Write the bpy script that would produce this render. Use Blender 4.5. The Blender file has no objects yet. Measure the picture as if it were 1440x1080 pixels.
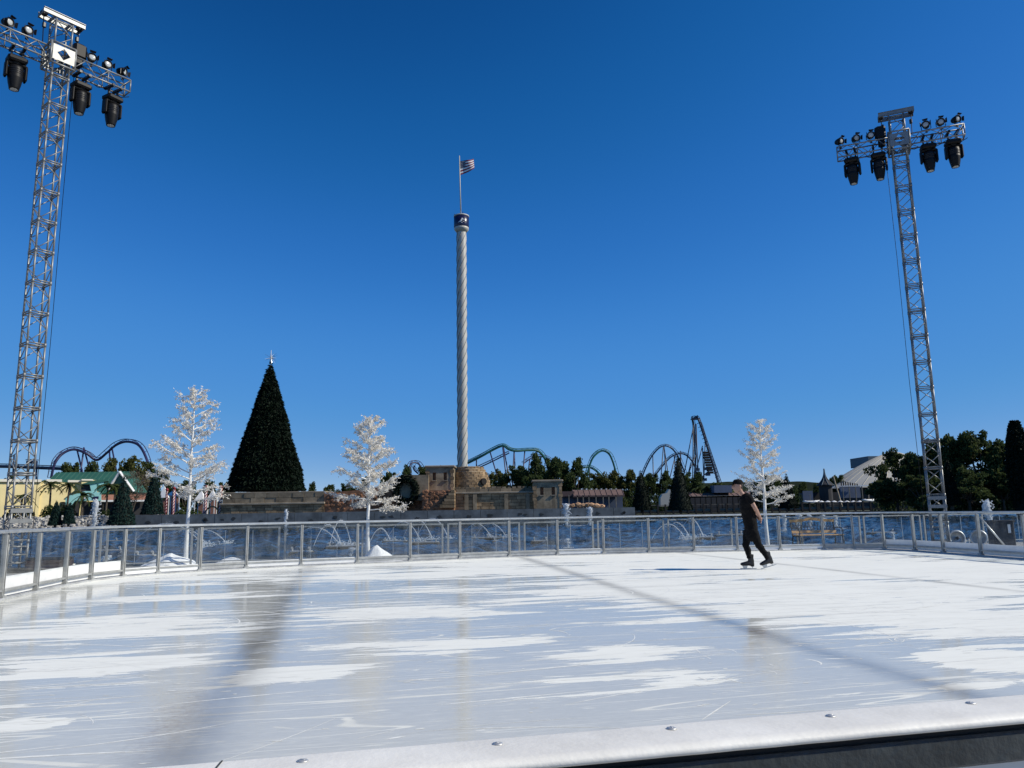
import bpy, math, random
import numpy as np
from mathutils import Vector, Matrix, noise as mnoise

R = math.radians
sc = bpy.context.scene
C = sc.collection

# ------------------------------------------------------------------ camera
FPX, HC = 1075.0, 1.22                      # focal length in photo pixels, eye height
PITCH, ROLL = math.atan(180 / FPX), R(0.9)
cd = bpy.data.cameras.new('camera'); cam = bpy.data.objects.new('camera', cd); C.objects.link(cam)
cd.sensor_fit = 'HORIZONTAL'; cd.sensor_width = 36; cd.lens = FPX / 1440 * 36
cd.clip_start = 0.05; cd.clip_end = 8000
_f = Vector((0, math.cos(PITCH), math.sin(PITCH))); _u = Vector((0, -math.sin(PITCH), math.cos(PITCH))); _r = Vector((1, 0, 0))
_cr, _cu = _r * math.cos(ROLL) - _u * math.sin(ROLL), _r * math.sin(ROLL) + _u * math.cos(ROLL)
M4 = Matrix((_cr, _cu, -_f)).transposed().to_4x4(); M4.translation = (0, 0, HC)
cam.matrix_world = M4
sc.camera = cam

# ------------------------------------------------------------------ sky, sun, exposure
SUN_EL, SUN_AZ = R(39), R(-10)               # azimuth measured from +X towards +Y
sdir = Vector((math.cos(SUN_EL) * math.cos(SUN_AZ), math.cos(SUN_EL) * math.sin(SUN_AZ), math.sin(SUN_EL)))
w = bpy.data.worlds.new('World'); sc.world = w; w.use_nodes = True
nt = w.node_tree; bg = nt.nodes['Background']
sky = nt.nodes.new('ShaderNodeTexSky'); sky.sky_type = 'NISHITA'; sky.sun_disc = False
sky.sun_elevation = SUN_EL; sky.sun_rotation = math.pi / 2 - SUN_AZ
sky.air_density = 0.7; sky.dust_density = 0.0; sky.ozone_density = 6.0; sky.altitude = 2000
# camera response: a contrasty, saturated rendition of the whole sky
sep = nt.nodes.new('ShaderNodeSeparateColor'); com = nt.nodes.new('ShaderNodeCombineColor'); nt.links.new(sky.outputs[0], sep.inputs[0])
CURV = ((6.0, ((0, 0), (.065, .006), (.10, .024), (.15, .055), (.25, .095), (.40, .185), (.60, .31), (1, .5))),
        (8.0, ((0, 0), (.08, .053), (.117, .11), (.155, .16), (.23, .24), (.32, .285), (.50, .365), (.70, .48), (1, .62))),
        (10., ((0, 0), (.15, .20), (.22, .37), (.30, .53), (.40, .63), (.60, .675), (.90, .74), (1, .75))))
for k, (sc_, pts_) in enumerate(CURV):
    q1 = nt.nodes.new('ShaderNodeMath'); q1.operation = 'DIVIDE'; q1.inputs[1].default_value = sc_; q1.use_clamp = True; nt.links.new(sep.outputs[k], q1.inputs[0])
    fc = nt.nodes.new('ShaderNodeFloatCurve'); cv = fc.mapping.curves[0]
    cv.points[0].location = pts_[0]; cv.points[1].location = pts_[-1]
    for p_ in pts_[1:-1]: cv.points.new(*p_)
    fc.mapping.update(); nt.links.new(q1.outputs[0], fc.inputs['Value'])
    q2 = nt.nodes.new('ShaderNodeMath'); q2.operation = 'MULTIPLY'; q2.inputs[1].default_value = 10.0; nt.links.new(fc.outputs[0], q2.inputs[0]); nt.links.new(q2.outputs[0], com.inputs[k])
nt.links.new(com.outputs[0], bg.inputs[0])
bg.inputs[1].default_value = 0.1
sl = bpy.data.lights.new('sun', 'SUN'); sl.energy = 4.5; sl.angle = R(0.5); sl.color = (1, 0.935, 0.80)
so = bpy.data.objects.new('sun', sl); C.objects.link(so)
so.rotation_euler = sdir.to_track_quat('Z', 'Y').to_euler(); so.location = sdir * 60
sc.view_settings.view_transform = 'Standard'; sc.view_settings.look = 'None'
sc.view_settings.exposure = 0.0; sc.view_settings.gamma = 1.0; sc.view_settings.use_curve_mapping = False
sc.cycles.transparent_max_bounces = 24; sc.cycles.max_bounces = 8

# surveying helpers: sight lines of the photograph turned into places at a known distance / height
def ray(px, py):
    dx, dy = px - 720, 540 - py
    return (_cr * dx + _cu * dy) / FPX + _f
def P(px, py, D):
    d = ray(px, py); return Vector((0, 0, HC)) + d * (D / d.y)
def G(px, py, z=0.0):
    d = ray(px, py); return Vector((0, 0, HC)) + d * ((z - HC) / d.z)
RA = 0.215                                   # the rink is turned by 12 degrees
def uv(x, y): return x * math.cos(RA) + y * math.sin(RA), -x * math.sin(RA) + y * math.cos(RA)
def xy(u, v): return u * math.cos(RA) - v * math.sin(RA), u * math.sin(RA) + v * math.cos(RA)

# ------------------------------------------------------------------ materials
def mat(name, col, rough=0.6, metal=0.0, var=0.0, scale=5.0, bump=0.0, bscale=40.0, spec=0.5, stretch=(1, 1, 1), col2=None, island=0.0):
    m = bpy.data.materials.new(name); m.use_nodes = True
    t = m.node_tree; b = t.nodes['Principled BSDF']
    b.inputs['Base Color'].default_value = (*col, 1); b.inputs['Roughness'].default_value = rough
    b.inputs['Metallic'].default_value = metal; b.inputs['Specular IOR Level'].default_value = spec
    if var or bump or island:
        tc = t.nodes.new('ShaderNodeTexCoord'); mp = t.nodes.new('ShaderNodeMapping'); mp.inputs['Scale'].default_value = stretch
        t.links.new(tc.outputs['Object'], mp.inputs[0])
    if var or island:
        n = t.nodes.new('ShaderNodeTexNoise'); n.inputs['Scale'].default_value = scale; n.inputs['Detail'].default_value = 6; n.inputs['Roughness'].default_value = 0.65
        t.links.new(mp.outputs[0], n.inputs['Vector'])
        mr = t.nodes.new('ShaderNodeMapRange'); mr.inputs[1].default_value = 0.3; mr.inputs[2].default_value = 0.7
        t.links.new(n.outputs['Fac'], mr.inputs[0])
        mx = t.nodes.new('ShaderNodeMix'); mx.data_type = 'RGBA'
        c2 = col2 or tuple(c * (1 - var) for c in col)
        mx.inputs[6].default_value = (*c2, 1); mx.inputs[7].default_value = (*[min(1, c * (1 + var * .4)) for c in col], 1)
        t.links.new(mr.outputs[0], mx.inputs[0]); out = mx.outputs[2]
        if island:
            gi = t.nodes.new('ShaderNodeNewGeometry'); mm = t.nodes.new('ShaderNodeMapRange')
            mm.inputs[3].default_value = 1 - island; mm.inputs[4].default_value = 1 + island * .6
            oi = t.nodes.new('ShaderNodeObjectInfo'); ad = t.nodes.new('ShaderNodeMath'); ad.operation = 'ADD'; fr_ = t.nodes.new('ShaderNodeMath'); fr_.operation = 'FRACT'
            t.links.new(gi.outputs['Random Per Island'], ad.inputs[0]); t.links.new(oi.outputs['Random'], ad.inputs[1]); t.links.new(ad.outputs[0], fr_.inputs[0]); t.links.new(fr_.outputs[0], mm.inputs[0])
            vm = t.nodes.new('ShaderNodeVectorMath'); vm.operation = 'SCALE'
            t.links.new(out, vm.inputs[0]); t.links.new(mm.outputs[0], vm.inputs['Scale']); out = vm.outputs[0]
        t.links.new(out, b.inputs['Base Color'])
    if bump:
        n2 = t.nodes.new('ShaderNodeTexNoise'); n2.inputs['Scale'].default_value = bscale; n2.inputs['Detail'].default_value = 5
        t.links.new(mp.outputs[0], n2.inputs['Vector'])
        bp = t.nodes.new('ShaderNodeBump'); bp.inputs['Strength'].default_value = bump; bp.inputs['Distance'].default_value = 0.02
        t.links.new(n2.outputs['Fac'], bp.inputs['Height']); t.links.new(bp.outputs[0], b.inputs['Normal'])
    return m
def leafmat(name, col, island=0.5, trans=0.25):
    m = mat(name, col, rough=0.7, var=0.3, scale=0.6, spec=0.12, island=island)
    t = m.node_tree; b = t.nodes['Principled BSDF']; o = t.nodes['Material Output']
    tr = t.nodes.new('ShaderNodeBsdfTranslucent'); tr.inputs[0].default_value = (*[min(1, c * 1.3) for c in col], 1)
    ms = t.nodes.new('ShaderNodeMixShader'); ms.inputs[0].default_value = trans
    t.links.new(b.outputs[0], ms.inputs[1]); t.links.new(tr.outputs[0], ms.inputs[2]); t.links.new(ms.outputs[0], o.inputs[0])
    return m
M = dict(
    alu=mat('aluminium', (0.60, 0.61, 0.60), 0.42, 0.75, 0.22, 6, 0.1, 60),
    truss=mat('truss_tube', (0.27, 0.275, 0.27), 0.45, 0.45, 0.2, 8),
    frame=mat('barrier_frame', (0.40, 0.405, 0.39), 0.5, 0.35, 0.35, 5, 0.1, 50),
    capm=mat('rail_cap', (0.84, 0.82, 0.76), 0.55, 0.0, 0.15, 5, 0.06, 120, spec=0.3, col2=(0.66, 0.64, 0.59)),
    bolt=mat('steel_bolt', (0.62, 0.61, 0.58), 0.45, 0.6),
    darkm=mat('dark_rail_face', (0.035, 0.042, 0.045), 0.42, 0.0, 0.5, 7, 0.2, 60),
    blackr=mat('black_rubber', (0.008, 0.008, 0.009), 0.7),
    white=mat('white_board', (0.80, 0.80, 0.79), 0.45, 0, 0.12, 4),
    kick=mat('grey_kick_board', (0.42, 0.43, 0.43), 0.5, 0, 0.35, 6),
    deck=mat('deck_concrete', (0.34, 0.33, 0.31), 0.8, 0, 0.3, 2, 0.3, 30),
    black=mat('black_plastic', (0.007, 0.007, 0.008), 0.5, 0, 0.3, 20, spec=0.25),
    black2=mat('black_metal', (0.018, 0.018, 0.02), 0.35, 0.3),
    lens=mat('lamp_lens', (0.55, 0.56, 0.55), 0.12, 0.0, spec=0.8),
    snow=mat('snow', (0.82, 0.83, 0.84), 0.85, 0, 0.1, 3, 0.5, 18),
    wtrunk=mat('white_painted_trunk', (0.78, 0.78, 0.76), 0.6, 0, 0.18, 12),
    wleaf=leafmat('white_leaf', (0.86, 0.80, 0.71), 0.28, 0.25),
    wood=mat('bench_slat', (0.52, 0.30, 0.11), 0.5, 0, 0.35, 4, 0.1, 30, stretch=(1, 8, 8)),
    iron=mat('dark_iron', (0.02, 0.022, 0.022), 0.5, 0.5),
    stone=mat('stage_stone', (0.40, 0.28, 0.165), 0.9, 0, 0.6, 0.9, 0.8, 4, spec=0.2, island=0.4),
    stone2=mat('weathered_stone', (0.33, 0.265, 0.18), 0.9, 0, 0.55, 0.7, 0.7, 3, spec=0.2, island=0.3),
    terra=mat('terracotta_stone', (0.30, 0.15, 0.085), 0.9, 0, 0.55, 0.8, 0.9, 3, spec=0.2),
    mark=mat('ice_shavings', (0.84, 0.845, 0.80), 0.9, 0, 0.25, 14, spec=0.1),
    mortar=mat('mortar', (0.13, 0.095, 0.06), 0.95, 0, 0.4, 1.2, spec=0.1), case=mat('flight_case', (0.035, 0.016, 0.016), 0.6, 0, 0.4, 3),
    berm=mat('berm_grass', (0.055, 0.075, 0.035), 0.95, 0, 0.4, 0.15),
    coping=mat('stone_coping', (0.34, 0.29, 0.22), 0.85, 0, 0.4, 0.8, spec=0.2),
    conc=mat('basin_concrete', (0.20, 0.215, 0.215), 0.85, 0, 0.55, 0.5, 0.4, 3, spec=0.2),
    stain=mat('concrete_stain', (0.05, 0.055, 0.055), 0.9),
    dark=mat('dark_opening', (0.012, 0.010, 0.009), 0.9),
    cone=leafmat('dark_fir_tinsel', (0.0075, 0.017, 0.009), 0.4, 0.05),
    conei=mat('fir_core', (0.006, 0.012, 0.007), 0.9),
    teal=leafmat('teal_fir_tinsel', (0.018, 0.048, 0.042), 0.6, 0.1),
    oak=leafmat('oak_leaf', (0.070, 0.090, 0.027), 0.55, 0.25),
    oak2=leafmat('olive_oak_leaf', (0.100, 0.105, 0.030), 0.5, 0.25),
    oak3=leafmat('deep_oak_leaf', (0.062, 0.088, 0.030), 0.5, 0.3),
    palm=leafmat('palm_leaf', (0.055, 0.075, 0.022), 0.5, 0.2),
    twig=leafmat('dry_twig', (0.16, 0.13, 0.09), 0.4, 0.1),
    bark=mat('bark', (0.10, 0.08, 0.06), 0.9, 0, 0.4, 2),
    hedge=leafmat('hedge_leaf', (0.07, 0.10, 0.02), 0.5, 0.2),
    blueT=mat('indigo_track', (0.022, 0.020, 0.075), 0.45),
    tealT=mat('teal_track', (0.014, 0.12, 0.10), 0.45),
    navyT=mat('navy_track', (0.013, 0.027, 0.06), 0.45),
    yell=mat('yellow_stucco', (0.84, 0.70, 0.36), 0.85, 0, 0.15, 0.25),
    cream=mat('cream_trim', (0.75, 0.70, 0.58), 0.8),
    groof=mat('green_metal_roof', (0.03, 0.125, 0.09), 0.6, 0, 0.25, 0.3),
    turq=mat('turquoise_paint', (0.30, 0.62, 0.60), 0.7, 0, 0.1, 0.4),
    pink=mat('salmon_wall', (0.48, 0.22, 0.15), 0.8, 0, 0.2, 0.6),
    red=mat('red_paint', (0.24, 0.016, 0.022), 0.5), wpaint=mat('white_paint', (0.8, 0.8, 0.78), 0.5),
    shell=mat('shell_roof', (0.58, 0.54, 0.45), 0.75, 0, 0.12, 0.15, 0.2, 2),
    bbox=mat('slate_cladding', (0.07, 0.11, 0.14), 0.6),
    broof=mat('brown_roof', (0.16, 0.10, 0.085), 0.8, 0, 0.3, 0.5),
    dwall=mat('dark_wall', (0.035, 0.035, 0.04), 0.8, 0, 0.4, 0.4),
    bwall=mat('blue_grey_wall', (0.10, 0.13, 0.20), 0.7, 0, 0.3, 0.5),
    plank=mat('weathered_plank', (0.20, 0.17, 0.13), 0.85, 0, 0.4, 1),
    dplank=mat('dark_piling', (0.03, 0.027, 0.023), 0.9),
    rock=mat('pale_rock', (0.42, 0.40, 0.36), 0.9, 0, 0.4, 2, island=0.45),
    orock=mat('orange_rock', (0.50, 0.30, 0.17), 0.9, 0, 0.4, 1, island=0.3),
    land=mat('land', (0.07, 0.075, 0.035), 0.95, 0, 0.4, 0.08, 0.3, 1),
    shaft=mat('tower_shaft_paint', (0.50, 0.485, 0.44), 0.45, 0.0, 0.15, 0.2),
    shaftd=mat('tower_shaft_groove', (0.16, 0.17, 0.17), 0.5, 0.0),
    navy=mat('navy_cabin', (0.010, 0.010, 0.050), 0.3, 0, 0.1, 2),
    skin=mat('skin', (0.40, 0.23, 0.165), 0.5, 0, 0.1, 15), shirt=mat('black_shirt', (0.008, 0.0078, 0.008), 0.95, 0, 0.3, 12, spec=0.15),
    pants=mat('black_trousers', (0.004, 0.004, 0.0045), 0.9, 0, 0.3, 12, spec=0.2), hair=mat('dark_hair', (0.02, 0.014, 0.01), 0.6),
    leather=mat('black_leather', (0.008, 0.008, 0.009), 0.45), steel=mat('blade_steel', (0.45, 0.46, 0.47), 0.3, 1.0),
)
def glassmat():
    m = bpy.data.materials.new('barrier_glass'); m.use_nodes = True; t = m.node_tree; t.nodes.clear()
    o = t.nodes.new('ShaderNodeOutputMaterial'); tr = t.nodes.new('ShaderNodeBsdfTransparent'); tr.inputs[0].default_value = (0.955, 0.97, 0.97, 1)
    gl = t.nodes.new('ShaderNodeBsdfGlossy'); gl.inputs['Roughness'].default_value = 0.02; 
    lw = t.nodes.new('ShaderNodeLayerWeight'); pw = t.nodes.new('ShaderNodeMath'); pw.operation = 'POWER'; pw.inputs[1].default_value = 5; t.links.new(lw.outputs['Facing'], pw.inputs[0])
    fr = t.nodes.new('ShaderNodeMath'); fr.operation = 'MULTIPLY_ADD'; fr.inputs[1].default_value = 0.9; fr.inputs[2].default_value = 0.035; t.links.new(pw.outputs[0], fr.inputs[0])
    m1 = t.nodes.new('ShaderNodeMixShader'); t.links.new(fr.outputs[0], m1.inputs[0]); t.links.new(tr.outputs[0], m1.inputs[1]); t.links.new(gl.outputs[0], m1.inputs[2])
    df = t.nodes.new('ShaderNodeBsdfDiffuse'); df.inputs[0].default_value = (0.55, 0.57, 0.57, 1)
    tc = t.nodes.new('ShaderNodeTexCoord'); mp = t.nodes.new('ShaderNodeMapping'); mp.inputs['Scale'].default_value = (2.5, 2.5, 0.9)
    n = t.nodes.new('ShaderNodeTexNoise'); n.inputs['Scale'].default_value = 2.2; n.inputs['Detail'].default_value = 7
    t.links.new(tc.outputs['Object'], mp.inputs[0]); t.links.new(mp.outputs[0], n.inputs['Vector'])
    mr = t.nodes.new('ShaderNodeMapRange'); mr.inputs[1].default_value = 0.42; mr.inputs[2].default_value = 0.8; mr.inputs[3].default_value = 0.008; mr.inputs[4].default_value = 0.09
    t.links.new(n.outputs['Fac'], mr.inputs[0])
    m2 = t.nodes.new('ShaderNodeMixShader'); t.links.new(mr.outputs[0], m2.inputs[0]); t.links.new(m1.outputs[0], m2.inputs[1]); t.links.new(df.outputs[0], m2.inputs[2])
    t.links.new(m2.outputs[0], o.inputs[0]); return m
M['glass'] = glassmat()
def spraymat():
    m = bpy.data.materials.new('water_spray'); m.use_nodes = True; t = m.node_tree; t.nodes.clear()
    o = t.nodes.new('ShaderNodeOutputMaterial'); tr = t.nodes.new('ShaderNodeBsdfTransparent')
    df = t.nodes.new('ShaderNodeBsdfDiffuse'); df.inputs[0].default_value = (0.85, 0.88, 0.9, 1)
    tl = t.nodes.new('ShaderNodeBsdfTranslucent'); tl.inputs[0].default_value = (0.85, 0.88, 0.9, 1)
    a = t.nodes.new('ShaderNodeMixShader'); a.inputs[0].default_value = 0.4; t.links.new(df.outputs[0], a.inputs[1]); t.links.new(tl.outputs[0], a.inputs[2])
    b = t.nodes.new('ShaderNodeMixShader'); b.inputs[0].default_value = 0.72; t.links.new(tr.outputs[0], b.inputs[1]); t.links.new(a.outputs[0], b.inputs[2])
    t.links.new(b.outputs[0], o.inputs[0]); return m
M['spray'] = spraymat()

# ------------------------------------------------------------------ mesh helpers
class MB:
    def __init__(s): s.v = []; s.f = []; s.m = []; s.cur = 0
    def _add(s, vs, fs):
        o = len(s.v); s.v += [tuple(q) for q in vs]; s.f += [tuple(i + o for i in f) for f in fs]; s.m += [s.cur] * len(fs); return s
    def box(s, c, size, rot=None, taper=1.0):
        hx, hy, hz = size[0] / 2, size[1] / 2, size[2] / 2
        vs = [Vector((x * hx * (taper if z > 0 else 1), y * hy * (taper if z > 0 else 1), z * hz)) for z in (-1, 1) for y in (-1, 1) for x in (-1, 1)]
        if rot is not None: vs = [rot @ q for q in vs]
        c = Vector(c)
        return s._add([q + c for q in vs], [(0, 2, 3, 1), (4, 5, 7, 6), (0, 1, 5, 4), (2, 6, 7, 3), (0, 4, 6, 2), (1, 3, 7, 5)])
    def bevbox(s, c, size, b=0.02, rotz=0.0):
        prof = []; hx, hy = size[0] / 2, size[1] / 2
        outl = lambda i: [(hx - i, hy - i - b), (hx - i - b, hy - i), (-hx + i + b, hy - i), (-hx + i, hy - i - b), (-hx + i, -hy + i + b), (-hx + i + b, -hy + i), (hx - i - b, -hy + i), (hx - i, -hy + i + b)]
        vs = []
        for z, i in ((-size[2] / 2, b), (-size[2] / 2 + b, 0), (size[2] / 2 - b, 0), (size[2] / 2, b)): vs += [Vector((x, y, z)) for x, y in outl(i)]
        rm = Matrix.Rotation(rotz, 3, 'Z'); c = Vector(c); vs = [rm @ q + c for q in vs]
        fs = [tuple(range(7, -1, -1)), tuple(range(24, 32))]
        for k in range(3):
            for j in range(8): fs.append((k * 8 + j, k * 8 + (j + 1) % 8, k * 8 + 8 + (j + 1) % 8, k * 8 + 8 + j))
        return s._add(vs, fs)
    def tube(s, pts, rad, n=6, cap=True, flat=1.0):
        pts = [Vector(q) for q in pts]; k = len(pts)
        rs = rad if isinstance(rad, (list, tuple)) else [rad] * k
        vs = []; prev = None
        for i, q in enumerate(pts):
            t = (pts[min(i + 1, k - 1)] - pts[max(i - 1, 0)])
            if t.length < 1e-9: t = Vector((0, 0, 1))
            t.normalize()
            if prev is None:
                a = Vector((0, 0, 1)) if abs(t.z) < 0.9 else Vector((1, 0, 0))
                x = t.cross(a).normalized()
            else: x = (prev - t * prev.dot(t)).normalized()
            prev = x; y = t.cross(x)
            for j in range(n):
                an = 2 * math.pi * j / n
                vs.append(q + (x * math.cos(an) + y * math.sin(an) * flat) * rs[i])
        fs = []
        for i in range(k - 1):
            for j in range(n): fs.append((i * n + j, i * n + (j + 1) % n, (i + 1) * n + (j + 1) % n, (i + 1) * n + j))
        if cap: fs += [tuple(range(n - 1, -1, -1)), tuple(range((k - 1) * n, k * n))]
        return s._add(vs, fs)
    def lathe(s, prof, n=24, c=(0, 0, 0), axis=None, a0=0.0, a1=2 * math.pi):
        full = abs(a1 - a0 - 2 * math.pi) < 1e-6; m = n if full else n + 1
        c = Vector(c); q = Vector((0, 0, 1)).rotation_difference(Vector(axis)) if axis is not None else None
        vs = []
        for r_, z in prof:
            for j in range(m):
                an = a0 + (a1 - a0) * j / n; v = Vector((r_ * math.cos(an), r_ * math.sin(an), z))
                vs.append((q @ v if q else v) + c)
        fs = []
        for i in range(len(prof) - 1):
            for j in range(n if full else n): fs.append((i * m + j, i * m + (j + 1) % m, (i + 1) * m + (j + 1) % m, (i + 1) * m + j))
        if full:
            if prof[0][0] > 1e-4: fs.append(tuple(range(m - 1, -1, -1)))
            if prof[-1][0] > 1e-4: fs.append(tuple(range((len(prof) - 1) * m, len(prof) * m)))
        return s._add(vs, fs)
    def prism(s, poly, d, off=(0, 0, 0)):
        """poly in x,z extruded along y by d"""
        n = len(poly); o = Vector(off)
        vs = [Vector((x, 0, z)) + o for x, z in poly] + [Vector((x, d, z)) + o for x, z in poly]
        fs = [tuple(range(n)), tuple(range(2 * n - 1, n - 1, -1))] + [(i, i + n, (i + 1) % n + n, (i + 1) % n) for i in range(n)]
        return s._add(vs, fs)
    def slab(s, poly, z0, z1):
        n = len(poly)
        vs = [Vector((x, y, z0)) for x, y in poly] + [Vector((x, y, z1)) for x, y in poly]
        fs = [tuple(range(n - 1, -1, -1)), tuple(range(n, 2 * n))] + [(i, (i + 1) % n, (i + 1) % n + n, i + n) for i in range(n)]
        return s._add(vs, fs)
    def mesh(s, name, mats, smooth=False):
        me = bpy.data.meshes.new(name); me.from_pydata(s.v, [], s.f)
        for m in (mats if isinstance(mats, (list, tuple)) else [mats]): me.materials.append(M[m] if isinstance(m, str) else m)
        if any(s.m): me.polygons.foreach_set('material_index', s.m)
        if smooth: me.polygons.foreach_set('use_smooth', [True] * len(me.polygons))
        me.update(); return me
    def build(s, name, mats, parent=None, smooth=False, loc=None):
        return obj(name, s.mesh(name, mats, smooth), parent, loc)
def obj(name, me, parent=None, loc=None, rotz=0.0):
    o = bpy.data.objects.new(name, me); C.objects.link(o)
    if parent is not None: o.parent = parent
    if loc is not None: o.location = loc
    if rotz: o.rotation_euler.z = rotz
    return o
def tag(o, label, cat, group=None):
    o['label'] = label; o['category'] = cat
    if group: o['group'] = group
    return o
def thing(name, label, cat, loc=(0, 0, 0), rotz=0.0, group=None):
    o = bpy.data.objects.new(name, None); C.objects.link(o); o.empty_display_size = 0.2
    o.location = loc; o.rotation_euler.z = rotz; return tag(o, label, cat, group)
def struct(o): o['kind'] = 'structure'; return o
def stuff(o): o['kind'] = 'stuff'; return o
def dup(root, loc, rotz=0.0, label=None, scale=None):
    r_ = root.copy(); C.objects.link(r_); r_.location = loc; r_.rotation_euler.z = rotz
    if label: r_['label'] = label
    if scale: r_.scale = scale
    for ch in list(root.children):
        c = ch.copy(); C.objects.link(c); c.parent = r_
        for g in list(ch.children):
            d = g.copy(); C.objects.link(d); d.parent = c
    return r_
def quads(name, cen, nrm_jit, size, rng, mats, aspect=0.6, up=None, smooth=False):
    """many small leaf faces at cen (N,3); numpy"""
    n = len(cen)
    a = rng.normal(size=(n, 3)); a /= np.linalg.norm(a, axis=1)[:, None]
    if up is not None: a = a * nrm_jit + up; a /= np.linalg.norm(a, axis=1)[:, None]
    b = rng.normal(size=(n, 3)); b = np.cross(a, b); b /= np.linalg.norm(b, axis=1)[:, None]
    sz = size * rng.uniform(0.6, 1.4, size=(n, 1))
    A, B = a * sz, b * sz * aspect
    v = np.empty((n, 4, 3)); v[:, 0] = cen - A; v[:, 1] = cen + B * rng.uniform(.6, 1.2, (n, 1)); v[:, 2] = cen + A; v[:, 3] = cen - B
    me = bpy.data.meshes.new(name); me.vertices.add(4 * n); me.vertices.foreach_set('co', v.ravel())
    me.loops.add(4 * n); me.loops.foreach_set('vertex_index', np.arange(4 * n, dtype=np.int32))
    me.polygons.add(n); me.polygons.foreach_set('loop_start', np.arange(0, 4 * n, 4, dtype=np.int32)); me.polygons.foreach_set('loop_total', np.full(n, 4, dtype=np.int32))
    me.materials.append(M[mats]); me.update(calc_edges=True); me.validate(); return me

# ================================================================== SETTING
# land sheet to the horizon, below the water
b = MB(); b.slab([(-4000, -300), (4000, -300), (4000, 6000), (-4000, 6000)], -1.6, -1.5); struct(b.build('ground', 'land'))
WZ = -0.5
def watermat():
    m = bpy.data.materials.new('lake_water'); m.use_nodes = True; t = m.node_tree; p = t.nodes['Principled BSDF']
    p.inputs['Base Color'].default_value = (0.010, 0.022, 0.034, 1); p.inputs['Roughness'].default_value = 0.07; p.inputs['IOR'].default_value = 1.33; p.inputs['Specular IOR Level'].default_value = 0.2
    tc = t.nodes.new('ShaderNodeTexCoord'); mp = t.nodes.new('ShaderNodeMapping'); mp.inputs['Scale'].default_value = (0.55, 1.0, 1)
    n = t.nodes.new('ShaderNodeTexNoise'); n.inputs['Scale'].default_value = 2.4; n.inputs['Detail'].default_value = 5; n.inputs['Roughness'].default_value = 0.6
    n2 = t.nodes.new('ShaderNodeTexNoise'); n2.inputs['Scale'].default_value = 0.22; n2.inputs['Detail'].default_value = 2
    t.links.new(tc.outputs['Object'], mp.inputs[0]); t.links.new(mp.outputs[0], n.inputs['Vector']); t.links.new(mp.outputs[0], n2.inputs['Vector'])
    ad = t.nodes.new('ShaderNodeMath'); ad.operation = 'MULTIPLY_ADD'; ad.inputs[1].default_value = 2.0
    t.links.new(n2.outputs['Fac'], ad.inputs[0]); t.links.new(n.outputs['Fac'], ad.inputs[2])
    bp = t.nodes.new('ShaderNodeBump'); bp.inputs['Strength'].default_value = 0.6; bp.inputs['Distance'].default_value = 0.12
    t.links.new(ad.outputs[0], bp.inputs['Height']); t.links.new(bp.outputs[0], p.inputs['Normal']); return m
M['water'] = watermat()
def lake():
    ys = [9.0, 15.0]; y = 18.0
    while y < 152: ys.append(y); y += 0.16 + (y - 18) * 0.0052
    ys.append(152.0); ys = np.array(ys); xs = np.concatenate([np.linspace(-330, -112, 24)[:-1], np.arange(-112, 112, 0.42), np.linspace(112, 330, 24)])
    X_, Y_ = np.meshgrid(xs, ys); Z_ = np.full_like(X_, WZ); nr = np.random.default_rng(5)
    for k in range(46):
        lam = 0.7 * 4.5 ** nr.uniform(0, 1); an = nr.normal(0.9, 0.8); kk = 2 * np.pi / lam; slope = 0.085 * nr.uniform(.5, 1.3)
        Z_ += slope / kk * np.sin(kk * (X_ * np.cos(an) + Y_ * np.sin(an)) + nr.uniform(0, 6.28))
    h, w_ = X_.shape; V = np.stack([X_, Y_, Z_], -1).reshape(-1, 3); i = np.arange((h - 1) * w_).reshape(h - 1, w_)[:, :-1].ravel()
    F = np.stack([i, i + 1, i + w_ + 1, i + w_], 1).astype(np.int32); n = len(F)
    me = bpy.data.meshes.new('water'); me.vertices.add(len(V)); me.vertices.foreach_set('co', V.ravel()); me.loops.add(4 * n); me.loops.foreach_set('vertex_index', F.ravel())
    me.polygons.add(n); me.polygons.foreach_set('loop_start', np.arange(0, 4 * n, 4, dtype=np.int32)); me.polygons.foreach_set('loop_total', np.full(n, 4, dtype=np.int32)); me.polygons.foreach_set('use_smooth', np.ones(n, dtype=bool))
    me.materials.append(M['water']); me.update(calc_edges=True); struct(obj('water', me))
lake()
# far shore
b = MB(); b.slab([(-3900, 141), (-45, 141), (22, 149.5), (95, 149.5), (110, 128), (150, 110), (3900, 110), (3900, 5900), (-3900, 5900)], -1.48, 0.35); struct(b.build('far_shore', 'land'))
# deck round the rink
b = MB(); b.slab([(-40, -12), (40, -12), (40, 31.6), (-40, 14.6)], -0.75, -0.06); struct(b.build('deck', 'deck'))

# ---- barrier line of the rink (posts), surveyed from the photograph and smoothed
FP = [(-7.1, 6.9), (-7.32, 8.3), (-7.55, 9.65), (-7.8, 11.0), (-8.0, 12.25), (-8.2, 13.45), (-8.4, 14.65), (-8.46, 15.65), (-8.25, 16.5), (-7.84, 17.2), (-7.16, 17.8), (-6.32, 18.42), (-5.2, 19.04), (-3.95, 19.6), (-2.7, 20.18),
      (-1.46, 20.8), (-0.15, 21.4), (1.2, 21.86), (2.52, 22.12), (3.84, 22.32), (5.16, 22.46), (6.43, 22.54), (7.68, 22.6), (8.98, 22.7), (9.82, 22.62), (10.5, 22.2), (10.9, 21.3), (11.04, 20.15), (11.22, 18.84), (11.38, 17.4),
      (11.58, 15.9), (11.8, 14.4), (12.0, 12.9), (12.25, 11.4), (12.5, 9.9)]
FV = [Vector((x, y, 0)) for x, y in FP]
ring = [(x, y) for x, y in FP] + [(13.4, 3.75), (-5.8, -0.35)]
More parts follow.
